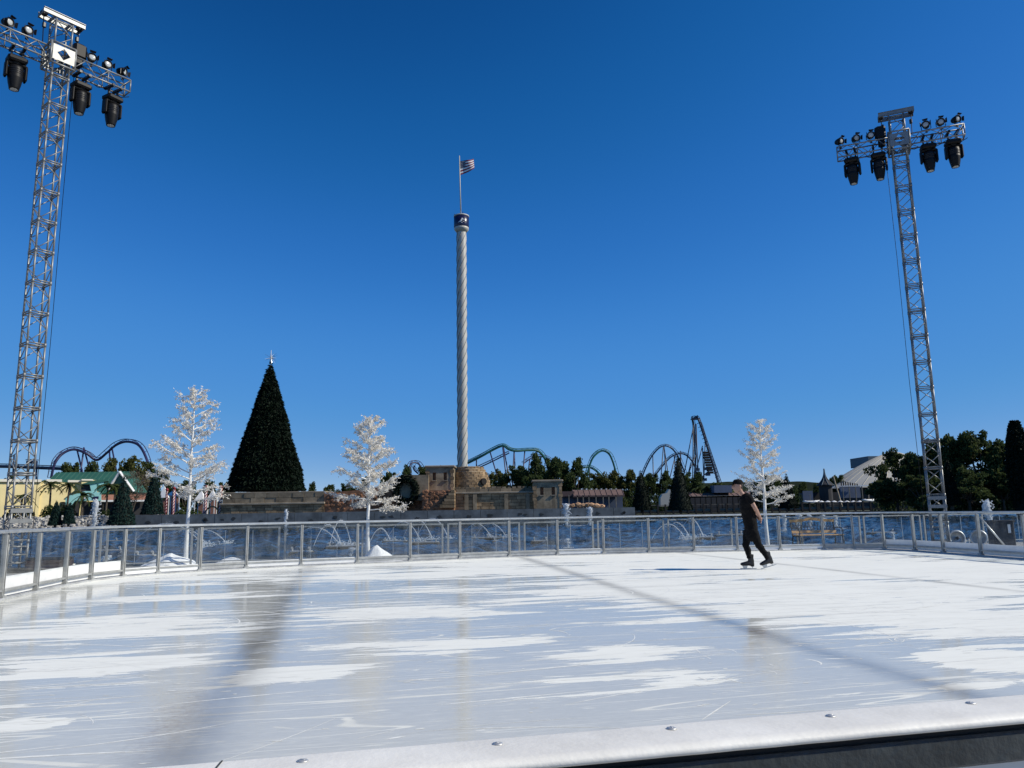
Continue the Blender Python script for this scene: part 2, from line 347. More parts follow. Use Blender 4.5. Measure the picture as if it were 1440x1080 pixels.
def inside(x, y):
    c = False; n = len(ring); j = n - 1
    for i in range(n):
        xi, yi = ring[i]; xj, yj = ring[j]
        if (yi > y) != (yj > y) and x < (xj - xi) * (y - yi) / (yj - yi) + xi: c = not c
        j = i
    return c
# ---- ice: frosted (scraped) patches and wet sheets, with the seams of the ice mats
FROST = [(-2.59, 9.84, 1.51, 1.24, 1), (-1.93, 7.36, 1.08, 0.69, 1), (-1.85, 5.44, 0.2, 0.17, 0.9), (-1.46, 5.06, 0.22, 0.09, 0.8), (-2.15, 6.01, 0.24, 0.11, 0.7), (-2.48, 12.92, 1.55, 0.45, 1), (0.68, 10.05, 1.41, 0.92, 1), (0.92, 7.56, 1.1, 0.44, 1), (-0.36, 6.58, 0.5, 0.37, 1), (0.25, 16.92, 5.05, 0.81, 0.9), (7.0, 15.93, 9.25, 1.37, 1.2), (2.03, 10.44, 0.59, 0.55, 0.8), (4.27, 11.72, 1.97, 1.44, 1), (2.71, 10.8, 1.24, 0.43, 0.9), (6.9, 10.54, 3.6, 2.37, 1.2), (6.43, 7.85, 1.68, 1.72, 1.2), (5.07, 8.26, 0.94, 0.84, 0.9), (5.08, 5.27, 0.52, 0.58, 1), (2.41, 6.59, 0.64, 0.38, 1), (2.79, 7.2, 0.84, 0.19, 0.7), (1.67, 5.64, 0.54, 0.14, 0.9), (2.37, 5.72, 0.59, 0.12, 0.7), (2.5, 5.37, 0.56, 0.19, 0.9), (1.88, 5.16, 0.62, 0.12, 0.9), (2.5, 5.05, 0.54, 0.15, 0.8), (2.97, 4.69, 0.41, 0.08, 0.8), (1.54, 5.05, 0.42, 0.07, 0.6), (4.22, 4.7, 0.3, 0.16, 0.7), (-3.65, 11.64, 0.53, 0.53, 0.6), (-1.57, 8.29, 0.6, 0.27, 0.5), (6.96, 12.69, 5.28, 1.75, 1), (1.54, 8.32, 0.69, 0.2, 0.6), (3.83, 5.05, 0.26, 0.12, 0.4),
         (9, 19, 9, 2.6, 1.1), (10, 14, 5, 4, 1.2), (8, 18.2, 5, 1.0, 1.1)]
def ice():
    st = 0.1; us = np.arange(-7.5, 17, st); vs = np.arange(-0.6, 22, st)
    idx = {}; V = []; F = []; fr = []; se = []; sg = []
    def vert(i, j):
        if (i, j) in idx: return idx[i, j]
        u, v = us[i], vs[j]; x, y = xy(u, v); idx[i, j] = len(V); V.append((x, y, 0.0))
        f = 0.0
        for cu, cv, ru, rv, s in FROST:
            d = math.sqrt(((u - cu) / (ru * 1.05)) ** 2 + ((v - cv) / (rv * 1.05)) ** 2)
            if d < 1.8: f = max(f, s * min(1.0, max(0.0, 1.30 - 0.8 * d)))
        dmin = min((FVa - np.array((x, y))) ** 2 @ np.ones(2)) if v > 16 else 99
        if dmin < 0.9: f = max(f, 1.0)
        f = f * 0.85 + 0.30 * mnoise.noise(Vector((u * 0.5, v * 1.6, 3.1))) + 0.03
        fr.append(f)
        s1 = math.exp(-((u - (4.0 + 0.05 * max(0, v - 6)) ) / 0.145) ** 2)
        s2 = math.exp(-((u + 0.8 - 0.05 * mnoise.noise(Vector((0, v * .5, 9)))) / 0.20) ** 2)
        s3 = math.exp(-((u - 9.38) / 0.10) ** 2) * (0.6 + 0.6 * mnoise.noise(Vector((2, v * 0.7, 5))))
        a = 0.75 + 0.25 * mnoise.noise(Vector((7, v * 0.45, 1)))
        se.append(max(0, max(s1 * a, s2 * a * (0.75 if v > 12 else 1.0), s3)))
        g = math.exp(-((u - 4.05) / 0.09) ** 2 - ((v - 7.3) / 0.22) ** 2) + 0.8 * math.exp(-((u + 1.0) / 0.16) ** 2 - ((v - 5.3) / 0.9) ** 2) + .5 * math.exp(-((u - 3.95) / 0.05) ** 2 - ((v - 4.6) / 0.25) ** 2)
        sg.append(g); return idx[i, j]
    for i in range(len(us) - 1):
        for j in range(len(vs) - 1):
            x, y = xy(us[i] + st / 2, vs[j] + st / 2)
            if inside(x, y): F.append((vert(i, j), vert(i + 1, j), vert(i + 1, j + 1), vert(i, j + 1)))
    me = bpy.data.meshes.new('ice_rink'); me.from_pydata(V, [], F)
    for nm, dat in (('frost', fr), ('seam', se), ('stain', sg)):
        at = me.attributes.new(nm, 'FLOAT', 'POINT'); at.data.foreach_set('value', dat)
    me.materials.append(icemat()); me.update()
    struct(obj('ice_rink', me))
FVa = np.array(FP)
def icemat():
    m = bpy.data.materials.new('rink_ice'); m.use_nodes = True; t = m.node_tree; p = t.nodes['Principled BSDF']; L = t.links.new
    def N(k, **kw):
        n = t.nodes.new('ShaderNode' + k)
        for a, v in kw.items(): setattr(n, a, v)
        return n
    def math_(op, a, b_=None, c=None, clamp=False):
        n = N('Math', operation=op, use_clamp=clamp)
        for i, q in enumerate((a, b_, c)):
            if q is None: continue
            if isinstance(q, (int, float)): n.inputs[i].default_value = q
            else: L(q, n.inputs[i])
        return n.outputs[0]
    def mrange(x, a, b_, c=0.0, d=1.0, smooth=False):
        n = N('MapRange'); n.interpolation_type = 'SMOOTHSTEP' if smooth else 'LINEAR'
        for i, q in enumerate((a, b_, c, d)): n.inputs[i + 1].default_value = q
        L(x, n.inputs[0]); return n.outputs[0]
    tc = N('TexCoord'); rot = N('Mapping'); rot.inputs['Rotation'].default_value = (0, 0, -RA); L(tc.outputs['Object'], rot.inputs[0])
    def noise_(scale, sx, sy, detail=4, rough=0.6, off=0.0, dist=0.0, rz=0.0):
        src = rot.outputs[0]
        if rz:
            rm_ = N('Mapping'); rm_.inputs['Rotation'].default_value = (0, 0, rz); L(src, rm_.inputs[0]); src = rm_.outputs[0]
        mp = N('Mapping'); mp.inputs['Scale'].default_value = (sx, sy, 1); mp.inputs['Location'].default_value = (off, off * .7, off * .3); L(src, mp.inputs[0])
        n = N('TexNoise'); n.inputs['Scale'].default_value = scale; n.inputs['Detail'].default_value = detail; n.inputs['Roughness'].default_value = rough; n.inputs['Distortion'].default_value = dist
        L(mp.outputs[0], n.inputs['Vector']); return n.outputs['Fac']
    def attr(nm):
        a = N('Attribute'); a.attribute_name = nm; return a.outputs['Fac']
    brk = noise_(1.5, 0.33, 2.3, 7, 0.58); brk2 = noise_(5.0, 0.18, 2.2, 4, 0.55, 7); fine = noise_(14, 0.5, 3.6, 6, 0.7, 3)
    fv = math_('ADD', attr('frost'), math_('MULTIPLY', math_('SUBTRACT', brk, 0.5), 2.1)); fv = math_('ADD', fv, math_('MULTIPLY', math_('SUBTRACT', brk2, 0.5), 1.1)); fv = math_('ADD', fv, math_('MULTIPLY', math_('SUBTRACT', fine, 0.5), 0.45))
    frost = mrange(fv, 0.55, 0.60, 0, 1, True)
    # blade cuts: thin contour lines of several stretched noises
    def scr(scale, sx, sy, off, eps, dist=0.6, detail=1, rz=0.0):
        q = math_('ABSOLUTE', math_('SUBTRACT', noise_(scale, sx, sy, detail, 0.5, off, dist, rz), 0.5)); return mrange(q, eps, eps * 0.3)
    msk = mrange(noise_(0.9, 1, 1.6, 3, 0.6, 11), 0.40, 0.58); msk2 = mrange(noise_(1.3, 1, 1, 3, 0.6, 17), 0.46, 0.58); msk3 = mrange(noise_(1.7, 1, 1.4, 3, 0.6, 23), 0.48, 0.60)
    cuts = [math_('MULTIPLY', scr(1.5, 0.16, 2.4, 1, 0.010), msk), math_('MULTIPLY', scr(2.4, 0.14, 1.6, 5, 0.010, 0.5), math_('MULTIPLY', msk2, 0.8)), math_('MULTIPLY', scr(1.3, 0.12, 1.5, 8, 0.005, 0.3, 1, 0.4), math_('MULTIPLY', msk3, 0.7)),
            math_('MULTIPLY', scr(6.0, 0.10, 1.6, 9, 0.018, 0.5), 0.22), math_('MULTIPLY', scr(10.0, 0.10, 1.6, 4, 0.024, 0.5, 2), math_('MULTIPLY', msk, 0.3))]
    sc_ = cuts[0]
    for c_ in cuts[1:]: sc_ = math_('MAXIMUM', sc_, c_)
    grey = math_('MAXIMUM', math_('MULTIPLY', scr(4.0, 0.10, 2.2, 31, 0.03, 0.5, 3), 0.8), math_('MULTIPLY', scr(2.2, 0.18, 1.8, 37, 0.018, 0.7, 2, 0.3), 0.7))   # grey tracks worn into the frosted parts
    grey = math_('MULTIPLY', grey, mrange(noise_(0.8, 0.8, 1.6, 4, 0.65, 41), 0.36, 0.62))
    # fine haze of tiny marks on the wet sheets
    hz = mrange(noise_(30, 0.35, 2.5, 5, 0.75, 2), 0.35, 0.75)
    white = math_('MAXIMUM', math_('MULTIPLY', frost, mrange(grey, 0, 1, 1.0, 0.45)), math_('MULTIPLY', sc_, 0.85))
    wet = N('Mix', data_type='RGBA'); wet.inputs[6].default_value = (0.58, 0.575, 0.51, 1); wet.inputs[7].default_value = (0.70, 0.695, 0.625, 1); L(hz, wet.inputs[0])
    fin = N('Mix', data_type='RGBA'); fin.inputs[6].default_value = (0.92, 0.925, 0.86, 1); fin.inputs[7].default_value = (0.77, 0.775, 0.72, 1); L(fine, fin.inputs[0])
    cm = N('Mix', data_type='RGBA'); L(white, cm.inputs[0]); L(wet.outputs[2], cm.inputs[6]); L(fin.outputs[2], cm.inputs[7])
    sm = math_('MULTIPLY', attr('seam'), mrange(noise_(3, 1, 1, 5, 0.7, 6), 0.25, 0.6, 0.5, 1.0)); sm = math_('MULTIPLY', sm, 0.80)
    c2 = N('Mix', data_type='RGBA'); L(sm, c2.inputs[0]); L(cm.outputs[2], c2.inputs[6]); c2.inputs[7].default_value = (0.16, 0.165, 0.17, 1)
    st = math_('MULTIPLY', attr('stain'), mrange(noise_(24, 1, 2, 5, 0.75, 8), 0.42, 0.66)); st = math_('MULTIPLY', st, 0.8)
    c3 = N('Mix', data_type='RGBA'); L(st, c3.inputs[0]); L(c2.outputs[2], c3.inputs[6]); c3.inputs[7].default_value = (0.26, 0.19, 0.13, 1)
    L(c3.outputs[2], p.inputs['Base Color'])
    ro = mrange(white, 0, 1, 0.05, 0.8); ro = math_('ADD', ro, math_('MULTIPLY', hz, 0.06)); L(ro, p.inputs['Roughness'])
    L(mrange(white, 0, 1, 0.5, 0.12), p.inputs['Specular IOR Level']); p.inputs['IOR'].default_value = 1.31
    hgt = math_('ADD', math_('MULTIPLY', white, 0.6), math_('ADD', math_('MULTIPLY', noise_(60, 1, 1, 4, 0.7, 1), 0.25), math_('MULTIPLY', sc_, -0.5)))
    bp = N('Bump'); bp.inputs['Strength'].default_value = 0.10; bp.inputs['Distance'].default_value = 0.01; L(hgt, bp.inputs['Height']); L(bp.outputs[0], p.inputs['Normal'])
    return m
ice()
def skate_marks():
    r = random.Random(31); V, F = [], []; k = 0
    def mark(u, v, an, L_, curv, w0):
        nonlocal k
        n = max(6, int(L_ / 0.09)); z = 0.0003 + 1e-6 * k; k += 1; o = len(V); pu, pv, a = u, v, an
        for i in range(n + 1):
            t = i / n; w_ = w0 * (0.12 + math.sin(math.pi * t) ** 0.7) * r.uniform(.6, 1.2); x, y = xy(pu - math.sin(a) * w_, pv + math.cos(a) * w_); V.append((x, y, z)); x, y = xy(pu + math.sin(a) * w_, pv - math.cos(a) * w_); V.append((x, y, z))
            pu += math.cos(a) * L_ / n; pv += math.sin(a) * L_ / n; a += curv * L_ / n
        F.extend((o + 2 * i, o + 2 * i + 1, o + 2 * i + 3, o + 2 * i + 2) for i in range(n))
    for i in range(460):
        v = 2.2 + 12 * r.random() ** 1.6; u = r.uniform(-4.5, 7.5); f = r.random()
        if not inside(*xy(u, v)): continue
        far = 0.6 + v / 9
        if f < 0.62: mark(u, v, r.gauss(0.02, 0.10), r.uniform(.25, 1.5) * far, r.gauss(0, .12), r.uniform(.002, .010) * far)
        elif f < 0.86: mark(u, v, r.gauss(0.1, 0.55), r.uniform(.3, 1.3) * far, r.gauss(0, .7), r.uniform(.002, .007) * far)
        else:
            for q in range(r.randint(2, 6)): mark(u + r.gauss(0, .12), v + r.gauss(0, .07), r.gauss(0, .8), r.uniform(.06, .35), r.gauss(0, 3), r.uniform(.0025, .008) * far)
    for i in range(420):                                          # crumbs of scraped ice
        v = 2.2 + 9 * r.random() ** 1.5; u = r.uniform(-4, 6.5)
        if inside(*xy(u, v)): mark(u, v, r.uniform(-.4, .4), r.uniform(.015, .05) * (1 + v / 8), 0, r.uniform(.004, .010))
    V2 = [q for q in V]; me = bpy.data.meshes.new('skate_marks'); me.from_pydata(V2, [], F); me.materials.append(M['mark']); me.update()
    o = obj('skate_marks', me); stuff(o); tag(o, 'thin white blade cuts and ice crumbs scattered over the rink', 'scratches')
skate_marks()

# ---- glass barrier round the rink
fence = thing('rink_barrier', 'long aluminium and clear glass barrier curving round the far side of the ice', 'barrier', (0, 0, 0))
FH = 1.04
pm = MB(); pm.bevbox((0, 0, FH / 2 - 0.02), (0.062, 0.075, FH - 0.06), 0.006); pm.bevbox((0, 0, 0.035), (0.11, 0.12, 0.05), 0.006); postme = pm.mesh('post', 'frame')
jm = MB(); jm.box((0, -0.0385, 0.55), (0.008, 0.004, 0.92)); seamme = jm.mesh('post_joint', 'dark')
rng = random.Random(4)
for i, q in enumerate(FV):
    t = (FV[min(i + 1, len(FV) - 1)] - FV[max(i - 1, 0)]).normalized(); a = math.atan2(t.y, t.x)
    po = obj('post', postme, fence, q, a); obj('post_joint', seamme, po)
for i in range(len(FV) - 1):
    p0, p1 = FV[i], FV[i + 1]; L_ = (p1 - p0).length; a = math.atan2(p1.y - p0.y, p1.x - p0.x); c = (p0 + p1) / 2; d = L_ - 0.068
    tr = MB(); tr.bevbox((0, 0, FH), (L_ + 0.012, 0.085 + 0.002 * (i % 2), 0.05 + 0.002 * (i % 2)), 0.008); tr.build('top_rail', 'alu', fence, loc=c).rotation_euler.z = a
    br = MB(); br.box((0, 0, 0.135), (d, 0.05, 0.035)); br.build('bottom_rail', 'frame', fence, loc=c).rotation_euler.z = a
    tall = p0.x < -8.0 and p0.y < 16.2 or p0.x < -7 and p0.y < 12.6
    right = p0.x > 10.4
    k = MB(); h = 0.30 if tall else (0.25 if right else 0.13)
    k.box((0, 0.045 if (tall or right) else 0.0, 0.04 + h / 2), (d - 0.004, 0.02, h)); k.build('kick_board', 'white' if (tall or right or rng.random() < .25) else 'kick', fence, loc=c).rotation_euler.z = a
    gz = 0.045 + h if (tall or right) else 0.155
    g = MB(); g.box((0, 0.0, (gz + 1.0) / 2), (d, 0.012, 1.0 - gz)); g.build('glass_pane', 'glass', fence, loc=c).rotation_euler.z = a
    s_ = MB(); s_.bevbox((0, 0.0, 0.0), (L_ + 0.02, 0.16 + 0.003 * (i % 2), 0.05 + 0.002 * (i % 2)), 0.01); s_.build('base_plate', 'kick', fence, loc=c).rotation_euler.z = a

# ---- near rail under the viewer
NR = thing('rink_side_rail', 'pale capped rail with bolts over a dark board at the near edge of the ice', 'barrier', (0, 0.999, 0.92), 0.23)
prof = [(0.100, -0.012), (0.103, -0.006), (0.099, -0.0005), (0.095, 0.0), (0.016, 0.0), (0.008, -0.0012), (0.002, -0.0045), (0.0, -0.009), (0.003, -0.0135), (0.010, -0.014)]
b = MB(); n = len(prof); xs = np.linspace(-3, 6, 181); rr = random.Random(2)
vs = []
for x in xs:
    j = rr.uniform(-0.0003, 0.0003); vs += [(x, y, z + j) for y, z in prof]
fs = [(k * n + j, k * n + (j + 1) % n, (k + 1) * n + (j + 1) % n, (k + 1) * n + j) for k in range(len(xs) - 1) for j in range(n)]
b._add(vs, fs); b.build('rail_cap', 'capm', NR, True)
bo = MB(); bo.lathe([(0.0075, 0.0), (0.0068, 0.0012), (0.004, 0.002), (0.0, 0.0022)], 14); bo.box((0, 0, 0.0022), (0.007, 0.0014, 0.0005)); bolt = bo.mesh('bolt', 'bolt', True)
for k in range(-10, 22):
    o = obj('bolt', bolt, NR, (-0.01 + 0.247 * k, 0.072 + 0.003 * math.sin(k * 2.3), 0.0002), 0.4 + k * 1.1)
for jx in (-1.55, -0.36, 1.05, 2.25):                          # butt joints of the cap lengths
    b = MB(); b.box((jx, 0.055, 0.0006), (0.0022, 0.088, 0.0008), Matrix.Rotation(-0.12, 3, 'Z')); b.build('cap_joint', 'stain', NR)
b = MB(); b.box((1.5, 0.050, -0.0195), (9, 0.06, 0.011)); b.build('gasket', 'blackr', NR)
b = MB(); b.bevbox((1.5, 0.045, -0.046), (9, 0.07, 0.042), 0.004); b.build('rail_board', 'darkm', NR)
b = MB(); b.box((1.5, 0.052, -0.36), (9, 0.03, 0.585)); b.build('lower_panel', 'white', NR)
for k in range(8):
    b = MB(); b.box((0, 0, 0), (0.06, 0.06, 0.92)); b.build('post', 'frame', NR, loc=(-2.9 + 1.25 * k, 0.10, -0.58))

# ---- railing at the water's edge
DR = thing('deck_railing', 'thin grey metal railing of framed panels along the lake edge', 'railing', (0, 0, 0))
def dedge(X): return Vector((X, 22.75 + 0.2125 * X, -0.06))
step = 2.2; X = -19.5
vb = MB(); vb.box((0, 0, 0.49), (0.012, 0.012, 0.84)); vbar = vb.mesh('bar', 'alu')
pb = MB(); pb.box((0, 0, 0.49), (0.05, 0.04, 0.98)); pst = pb.mesh('post', 'frame')
while X < 17:
    a0, a1 = dedge(X), dedge(X + step - 0.16); an = math.atan2(0.2125, 1); c = (a0 + a1) / 2; L_ = (a1 - a0).length
    for q in (a0, a1): obj('post', pst, DR, q, an)
    rb = MB(); rb.box((0, 0, 0.97), (L_ - 0.05, 0.042, 0.035)); rb.build('top_rail', 'frame', DR, loc=c).rotation_euler.z = an
    rb = MB(); rb.box((0, 0, 0.10), (L_ - 0.05, 0.03, 0.03)); rb.build('bottom_rail', 'frame', DR, loc=c).rotation_euler.z = an
    for f in (0.33, 0.67): obj('bar', vbar, DR, a0.lerp(a1, f), an)
    X += step

# ================================================================== LIGHT MASTS
def brace_mesh(a, c, r=0.013, n=5):
    m_ = MB(); m_.tube([a, c], r, n); return m_.mesh('brace', 'truss', True)
SW, SEC, NSEC, Z0 = 0.212, 0.86, 16, 0.75
sec = MB()
for sx in (-1, 1):
    for sy in (-1, 1): sec.tube([(sx * SW, sy * SW, 0), (sx * SW, sy * SW, SEC)], 0.026, 8); sec.tube([(sx * SW, sy * SW, -0.05), (sx * SW, sy * SW, 0.05)], 0.036, 8)
for z in (0.03, SEC - 0.03):
    for sg in (-1, 1): sec.tube([(-SW, sg * SW, z), (SW, sg * SW, z)], 0.018, 6); sec.tube([(sg * SW, -SW, z), (sg * SW, SW, z)], 0.018, 6)
secme = sec.mesh('mast_section', 'truss', True)
BR = []
for a in range(4):
    rm = Matrix.Rotation(a * math.pi / 2, 3, 'Z'); fl = 1 if a % 2 == 0 else -1
    BR.append(brace_mesh(rm @ Vector((-SW * fl, -SW, SEC - .04)), rm @ Vector((SW * fl, -SW, SEC / 2))))
    BR.append(brace_mesh(rm @ Vector((SW * fl, -SW, SEC / 2)), rm @ Vector((-SW * fl, -SW, .04))))
AW, AL = 0.185, 1.9
def arm_parts(t, sgn, z):
    a = MB(); x0, x1 = sgn * 0.31, sgn * AL
    for sy in (-1, 1):
        for sz in (-1, 1): a.tube([(x0, sy * AW, z + sz * AW), (x1, sy * AW, z + sz * AW)], 0.024, 8)
    for x in (x0, x1):
        for q in (-1, 1): a.tube([(x, q * AW, z - AW), (x, q * AW, z + AW)], 0.02, 6); a.tube([(x, -AW, z + q * AW), (x, AW, z + q * AW)], 0.02, 6)
    arm = a.build('arm', 'truss', t, True)
    n = 5
    for i in range(n):
        xa, xb = x0 + (x1 - x0) * i / n, x0 + (x1 - x0) * (i + 1) / n; f = 1 if i % 2 else -1
        for q in (-1, 1):
            m_ = MB(); m_.tube([(xa, q * AW, z + f * AW), (xb, q * AW, z - f * AW)], 0.013, 5); m_.build('brace', 'truss', arm, True)
            m_ = MB(); m_.tube([(xa, f * AW, z + q * AW), (xb, -f * AW, z + q * AW)], 0.011, 5); m_.build('brace', 'truss', arm, True)
        if i == 2:
            for q in (-1, 1): m_ = MB(); m_.tube([(xb, q * AW, z - AW), (xb, q * AW, z + AW)], 0.016, 5); m_.build('upright', 'truss', arm, True)
def mast(loc, rz, label, top, za, hs_=1):
    t = thing('light_mast', label, 'light mast', loc, rz)
    b_ = MB(); b_.bevbox((0, 0, 0.06), (1.0, 1.0, 0.12), 0.02); b_.build('base_plate', 'black2', t)
    b_ = MB()
    for sx in (-1, 1):
        for sy in (-1, 1): b_.tube([(sx * SW, sy * SW, 0.12), (sx * SW, sy * SW, Z0)], 0.03, 8)
    for z in (0.22, 0.42, 0.62): 
        for sg in (-1, 1): b_.tube([(-SW, sg * SW, z), (SW, sg * SW, z)], 0.022, 6); b_.tube([(sg * SW, -SW, z), (sg * SW, SW, z)], 0.022, 6)
    b_.build('base_section', 'truss', t, True)
    ns = int(round((top - Z0) / SEC)); k = (top - Z0) / (ns * SEC)
    for i in range(ns):
        s_ = obj('mast_section', secme, t, (0, 0, Z0 + i * SEC * k)); s_.scale = (1, 1, k)
        for m_ in BR: obj('brace', m_, s_)
    for i, z in enumerate((1.05, 1.25, 1.5)):                    # lacing plates low on the mast
        b_ = MB(); b_.box((0, -SW - 0.035, z), (0.5, 0.012, 0.10 if i else 0.05)); b_.build('lacing_plate', 'truss', t)
    # sleeve carrying the arms
    b_ = MB(); h = 0.31
    for sx in (-1, 1):
        for sy in (-1, 1): b_.tube([(sx * h, sy * h, za - h), (sx * h, sy * h, za + h)], 0.03, 8)
    for z in (-h, h):
        for q in (-1, 1): b_.tube([(-h, q * h, za + z), (h, q * h, za + z)], 0.028, 8); b_.tube([(q * h, -h, za + z), (q * h, h, za + z)], 0.028, 8)
    sl_ = b_.build('sleeve', 'truss', t, True)
    for y in (-h - 0.036, h + 0.036):
        b_ = MB(); o_ = 0.28; d = 0.17
        sq = [(-o_, 0), (-o_, .22), (0, .22), (o_, .22), (o_, 0), (o_, -.22), (0, -.22), (-o_, -.22)]; di = [(-d, 0), (-d / 2, d / 2), (0, d), (d / 2, d / 2), (d, 0), (d / 2, -d / 2), (0, -d), (-d / 2, -d / 2)]
        vs = []
        for yy in (y - 0.004, y + 0.004): vs += [(x, yy, za + z) for x, z in sq] + [(x, yy, za + z) for x, z in di]
        fs = []
        for j in range(8):
            k2 = (j + 1) % 8; fs += [(j, k2, 8 + k2, 8 + j), (16 + j, 24 + j, 24 + k2, 16 + k2), (8 + j, 8 + k2, 24 + k2, 24 + j), (j, 16 + j, 16 + k2, k2)]
        b_._add(vs, fs); b_.build('gusset_plate', 'truss', sl_)
    for sgn in (-1, 1): arm_parts(t, sgn, za)
    # header beam with sheaves and hoist chains
    b_ = MB()
    for y in (-0.2, 0.2):
        b_.box((0, y, top + 0.12), (1.08, 0.012, 0.12)); b_.box((0, y, top + 0.186), (1.08, 0.06, 0.012)); b_.box((0, y, top + 0.054), (1.08, 0.06, 0.012))
    for x in (-0.52, -0.22, 0.22, 0.52): b_.box((x, 0, top + 0.12), (0.03, 0.385, 0.10))
    hb = b_.build('header_beam', 'truss', t)
    for x in (-0.46, 0.46):
        b_ = MB(); b_.lathe([(0.09, -0.03), (0.07, -0.01), (0.07, 0.01), (0.09, 0.03)], 16, (x, 0, top + 0.12), (0, 1, 0)); b_.build('sheave', 'black2', hb, True)
        b_ = MB(); b_.tube([(x, 0.02, top + 0.1), (x * 0.93, 0.02, za + 0.3)], 0.014, 5); b_.build('hoist_chain', 'black2', t)
        b_ = MB(); b_.bevbox((x * 0.93, 0.02, top - 0.22), (0.09, 0.09, 0.16), 0.02); b_.build('hook_block', 'black2', t)
    b_ = MB(); b_.bevbox((hs_ * 0.52, 0.05, za + 0.50), (0.34, 0.30, 0.44), 0.05); b_.bevbox((hs_ * 0.5, 0.05, za + 0.17), (0.22, 0.24, 0.3), 0.03); b_.build('chain_hoist', 'black', t)
    b_ = MB(); pts = [(hs_ * x, y, z) for x, y, z in ((0.44, 0.05, za - 0.2), (0.42, 0.0, za - 1.2), (0.40, -0.02, za - 4), (0.41, 0.0, za - 8), (0.37, -.02, 1.2), (0.36, -.02, 0.15))]; b_.tube(pts, 0.008, 5); b_.build('cable', 'black', t)
    for q in range(6):
        b_ = MB(); x = -1.7 + 0.65 * q; b_.tube([(x, 0.12, za - AW - 0.02), (x + 0.2, 0.05, za - AW - 0.10 - 0.03 * (q % 3)), (x + 0.45, 0.08, za - AW - 0.02)], 0.012, 5); b_.build('cable_loop', 'black', t)
    return t
def moving_head(loc, rz, label):
    t = thing('moving_head_light', label, 'stage light', loc, rz, 'moving head lights hung under the mast arms')
    b_ = MB()
    for x in (-0.13, 0.13): b_.box((x, 0, 0.03), (0.04, 0.06, 0.24)); b_.box((x, 0, 0.15), (0.07, 0.42, 0.06))
    b_.build('clamp', 'black2', t)
    b_ = MB(); b_.bevbox((0, 0, -0.16), (0.46, 0.38, 0.15), 0.04); b_.build('base', 'black', t)
    b_ = MB(); b_.lathe([(0.10, -0.29), (0.12, -0.235)], 16)
    for sx in (-1, 1): b_.bevbox((sx * 0.225, 0, -0.46), (0.075, 0.20, 0.40), 0.03)
    b_.bevbox((0, 0, -0.275), (0.50, 0.20, 0.06), 0.025); b_.build('yoke', 'black', t)
    b_ = MB(); b_.lathe([(0.12, -0.32), (0.165, -0.34), (0.178, -0.40), (0.18, -0.55), (0.175, -0.60), (0.182, -0.61), (0.178, -0.64), (0.155, -0.78), (0.125, -0.90), (0.118, -0.935)][::-1], 20); h_ = b_.build('head', 'black', t, True)
    b_ = MB(); b_.lathe([(0.0, -0.945), (0.06, -0.942), (0.112, -0.932)], 20); b_.build('lens', 'lens', h_, True)
    t.scale = (1.0, 1.05, 1.08)
    for k in range(3):
        b_ = MB(); b_.lathe([(0.181, -0.42 - 0.05 * k), (0.187, -0.425 - 0.05 * k), (0.187, -0.44 - 0.05 * k), (0.181, -0.445 - 0.05 * k)][::-1], 20); b_.build('cooling_rib', 'black2', h_, True)
    return t
def par_can(loc, az, tilt, label):
    t = thing('flood_lamp', label, 'stage light', loc, az, 'flood lamps on top of the mast arms')
    b_ = MB(); b_.tube([(0, 0, -0.16), (0, 0, -0.08)], 0.016, 6); b_.box((0, 0, -0.165), (0.06, 0.06, 0.05)); b_.build('clamp', 'black2', t)
    b_ = MB(); b_.tube([(-0.14, 0, 0.10), (-0.14, 0, -0.06), (-0.10, 0, -0.09), (0.10, 0, -0.09), (0.14, 0, -0.06), (0.14, 0, 0.10)], 0.012, 5); b_.build('yoke', 'black2', t)
    d = Vector((0, -math.cos(tilt), math.sin(tilt))); c = Vector((0, 0.02, 0.08))
    b_ = MB(); b_.lathe([(0.0, -0.16), (0.07, -0.15), (0.10, -0.09), (0.115, 0.0), (0.125, 0.10), (0.118, 0.10), (0.105, 0.07)], 18, c, d); can = b_.build('can', 'black', t, True)
    b_ = MB(); b_.lathe([(0.0, 0.088), (0.06, 0.082), (0.106, 0.068)][::-1], 18, c, d); b_.build('lens', 'lens', can, True)
    side = d.cross(Vector((1, 0, 0)))
    for k, ax in enumerate((Vector((1, 0, 0)), -Vector((1, 0, 0)), side, -side)):
        b_ = MB(); o_ = c + d * 0.105 + ax * 0.122; e = c + d * 0.165 + ax * 0.16; w_ = ax.cross(d) * 0.07; nn = ax * 0.003
        b_._add([o_ - w_, o_ + w_, e + w_ * 1.2, e - w_ * 1.2, o_ - w_ + nn, o_ + w_ + nn, e + w_ * 1.2 + nn, e - w_ * 1.2 + nn], [(0, 1, 2, 3), (7, 6, 5, 4), (0, 4, 5, 1), (1, 5, 6, 2), (2, 6, 7, 3), (3, 7, 4, 0)]); b_.build('barn_door', 'black', can)
    return t
def local(loc, rz, x, y, z): c, s_ = math.cos(rz), math.sin(rz); return (loc[0] + x * c - y * s_, loc[1] + x * s_ + y * c, loc[2] + z)
LM, LR = (-12.5, 19.5, -0.06), R(52); RM, RR = (13.1, 24.0, -0.06), R(-23.5)
mast(LM, LR, 'tall silver truss light mast at the left, sunlit, with black lamps on its arms', 14.98, 13.92)
mast(RM, RR, 'tall grey truss light mast at the right with black lamps on its arms', 14.2, 13.28, -1)
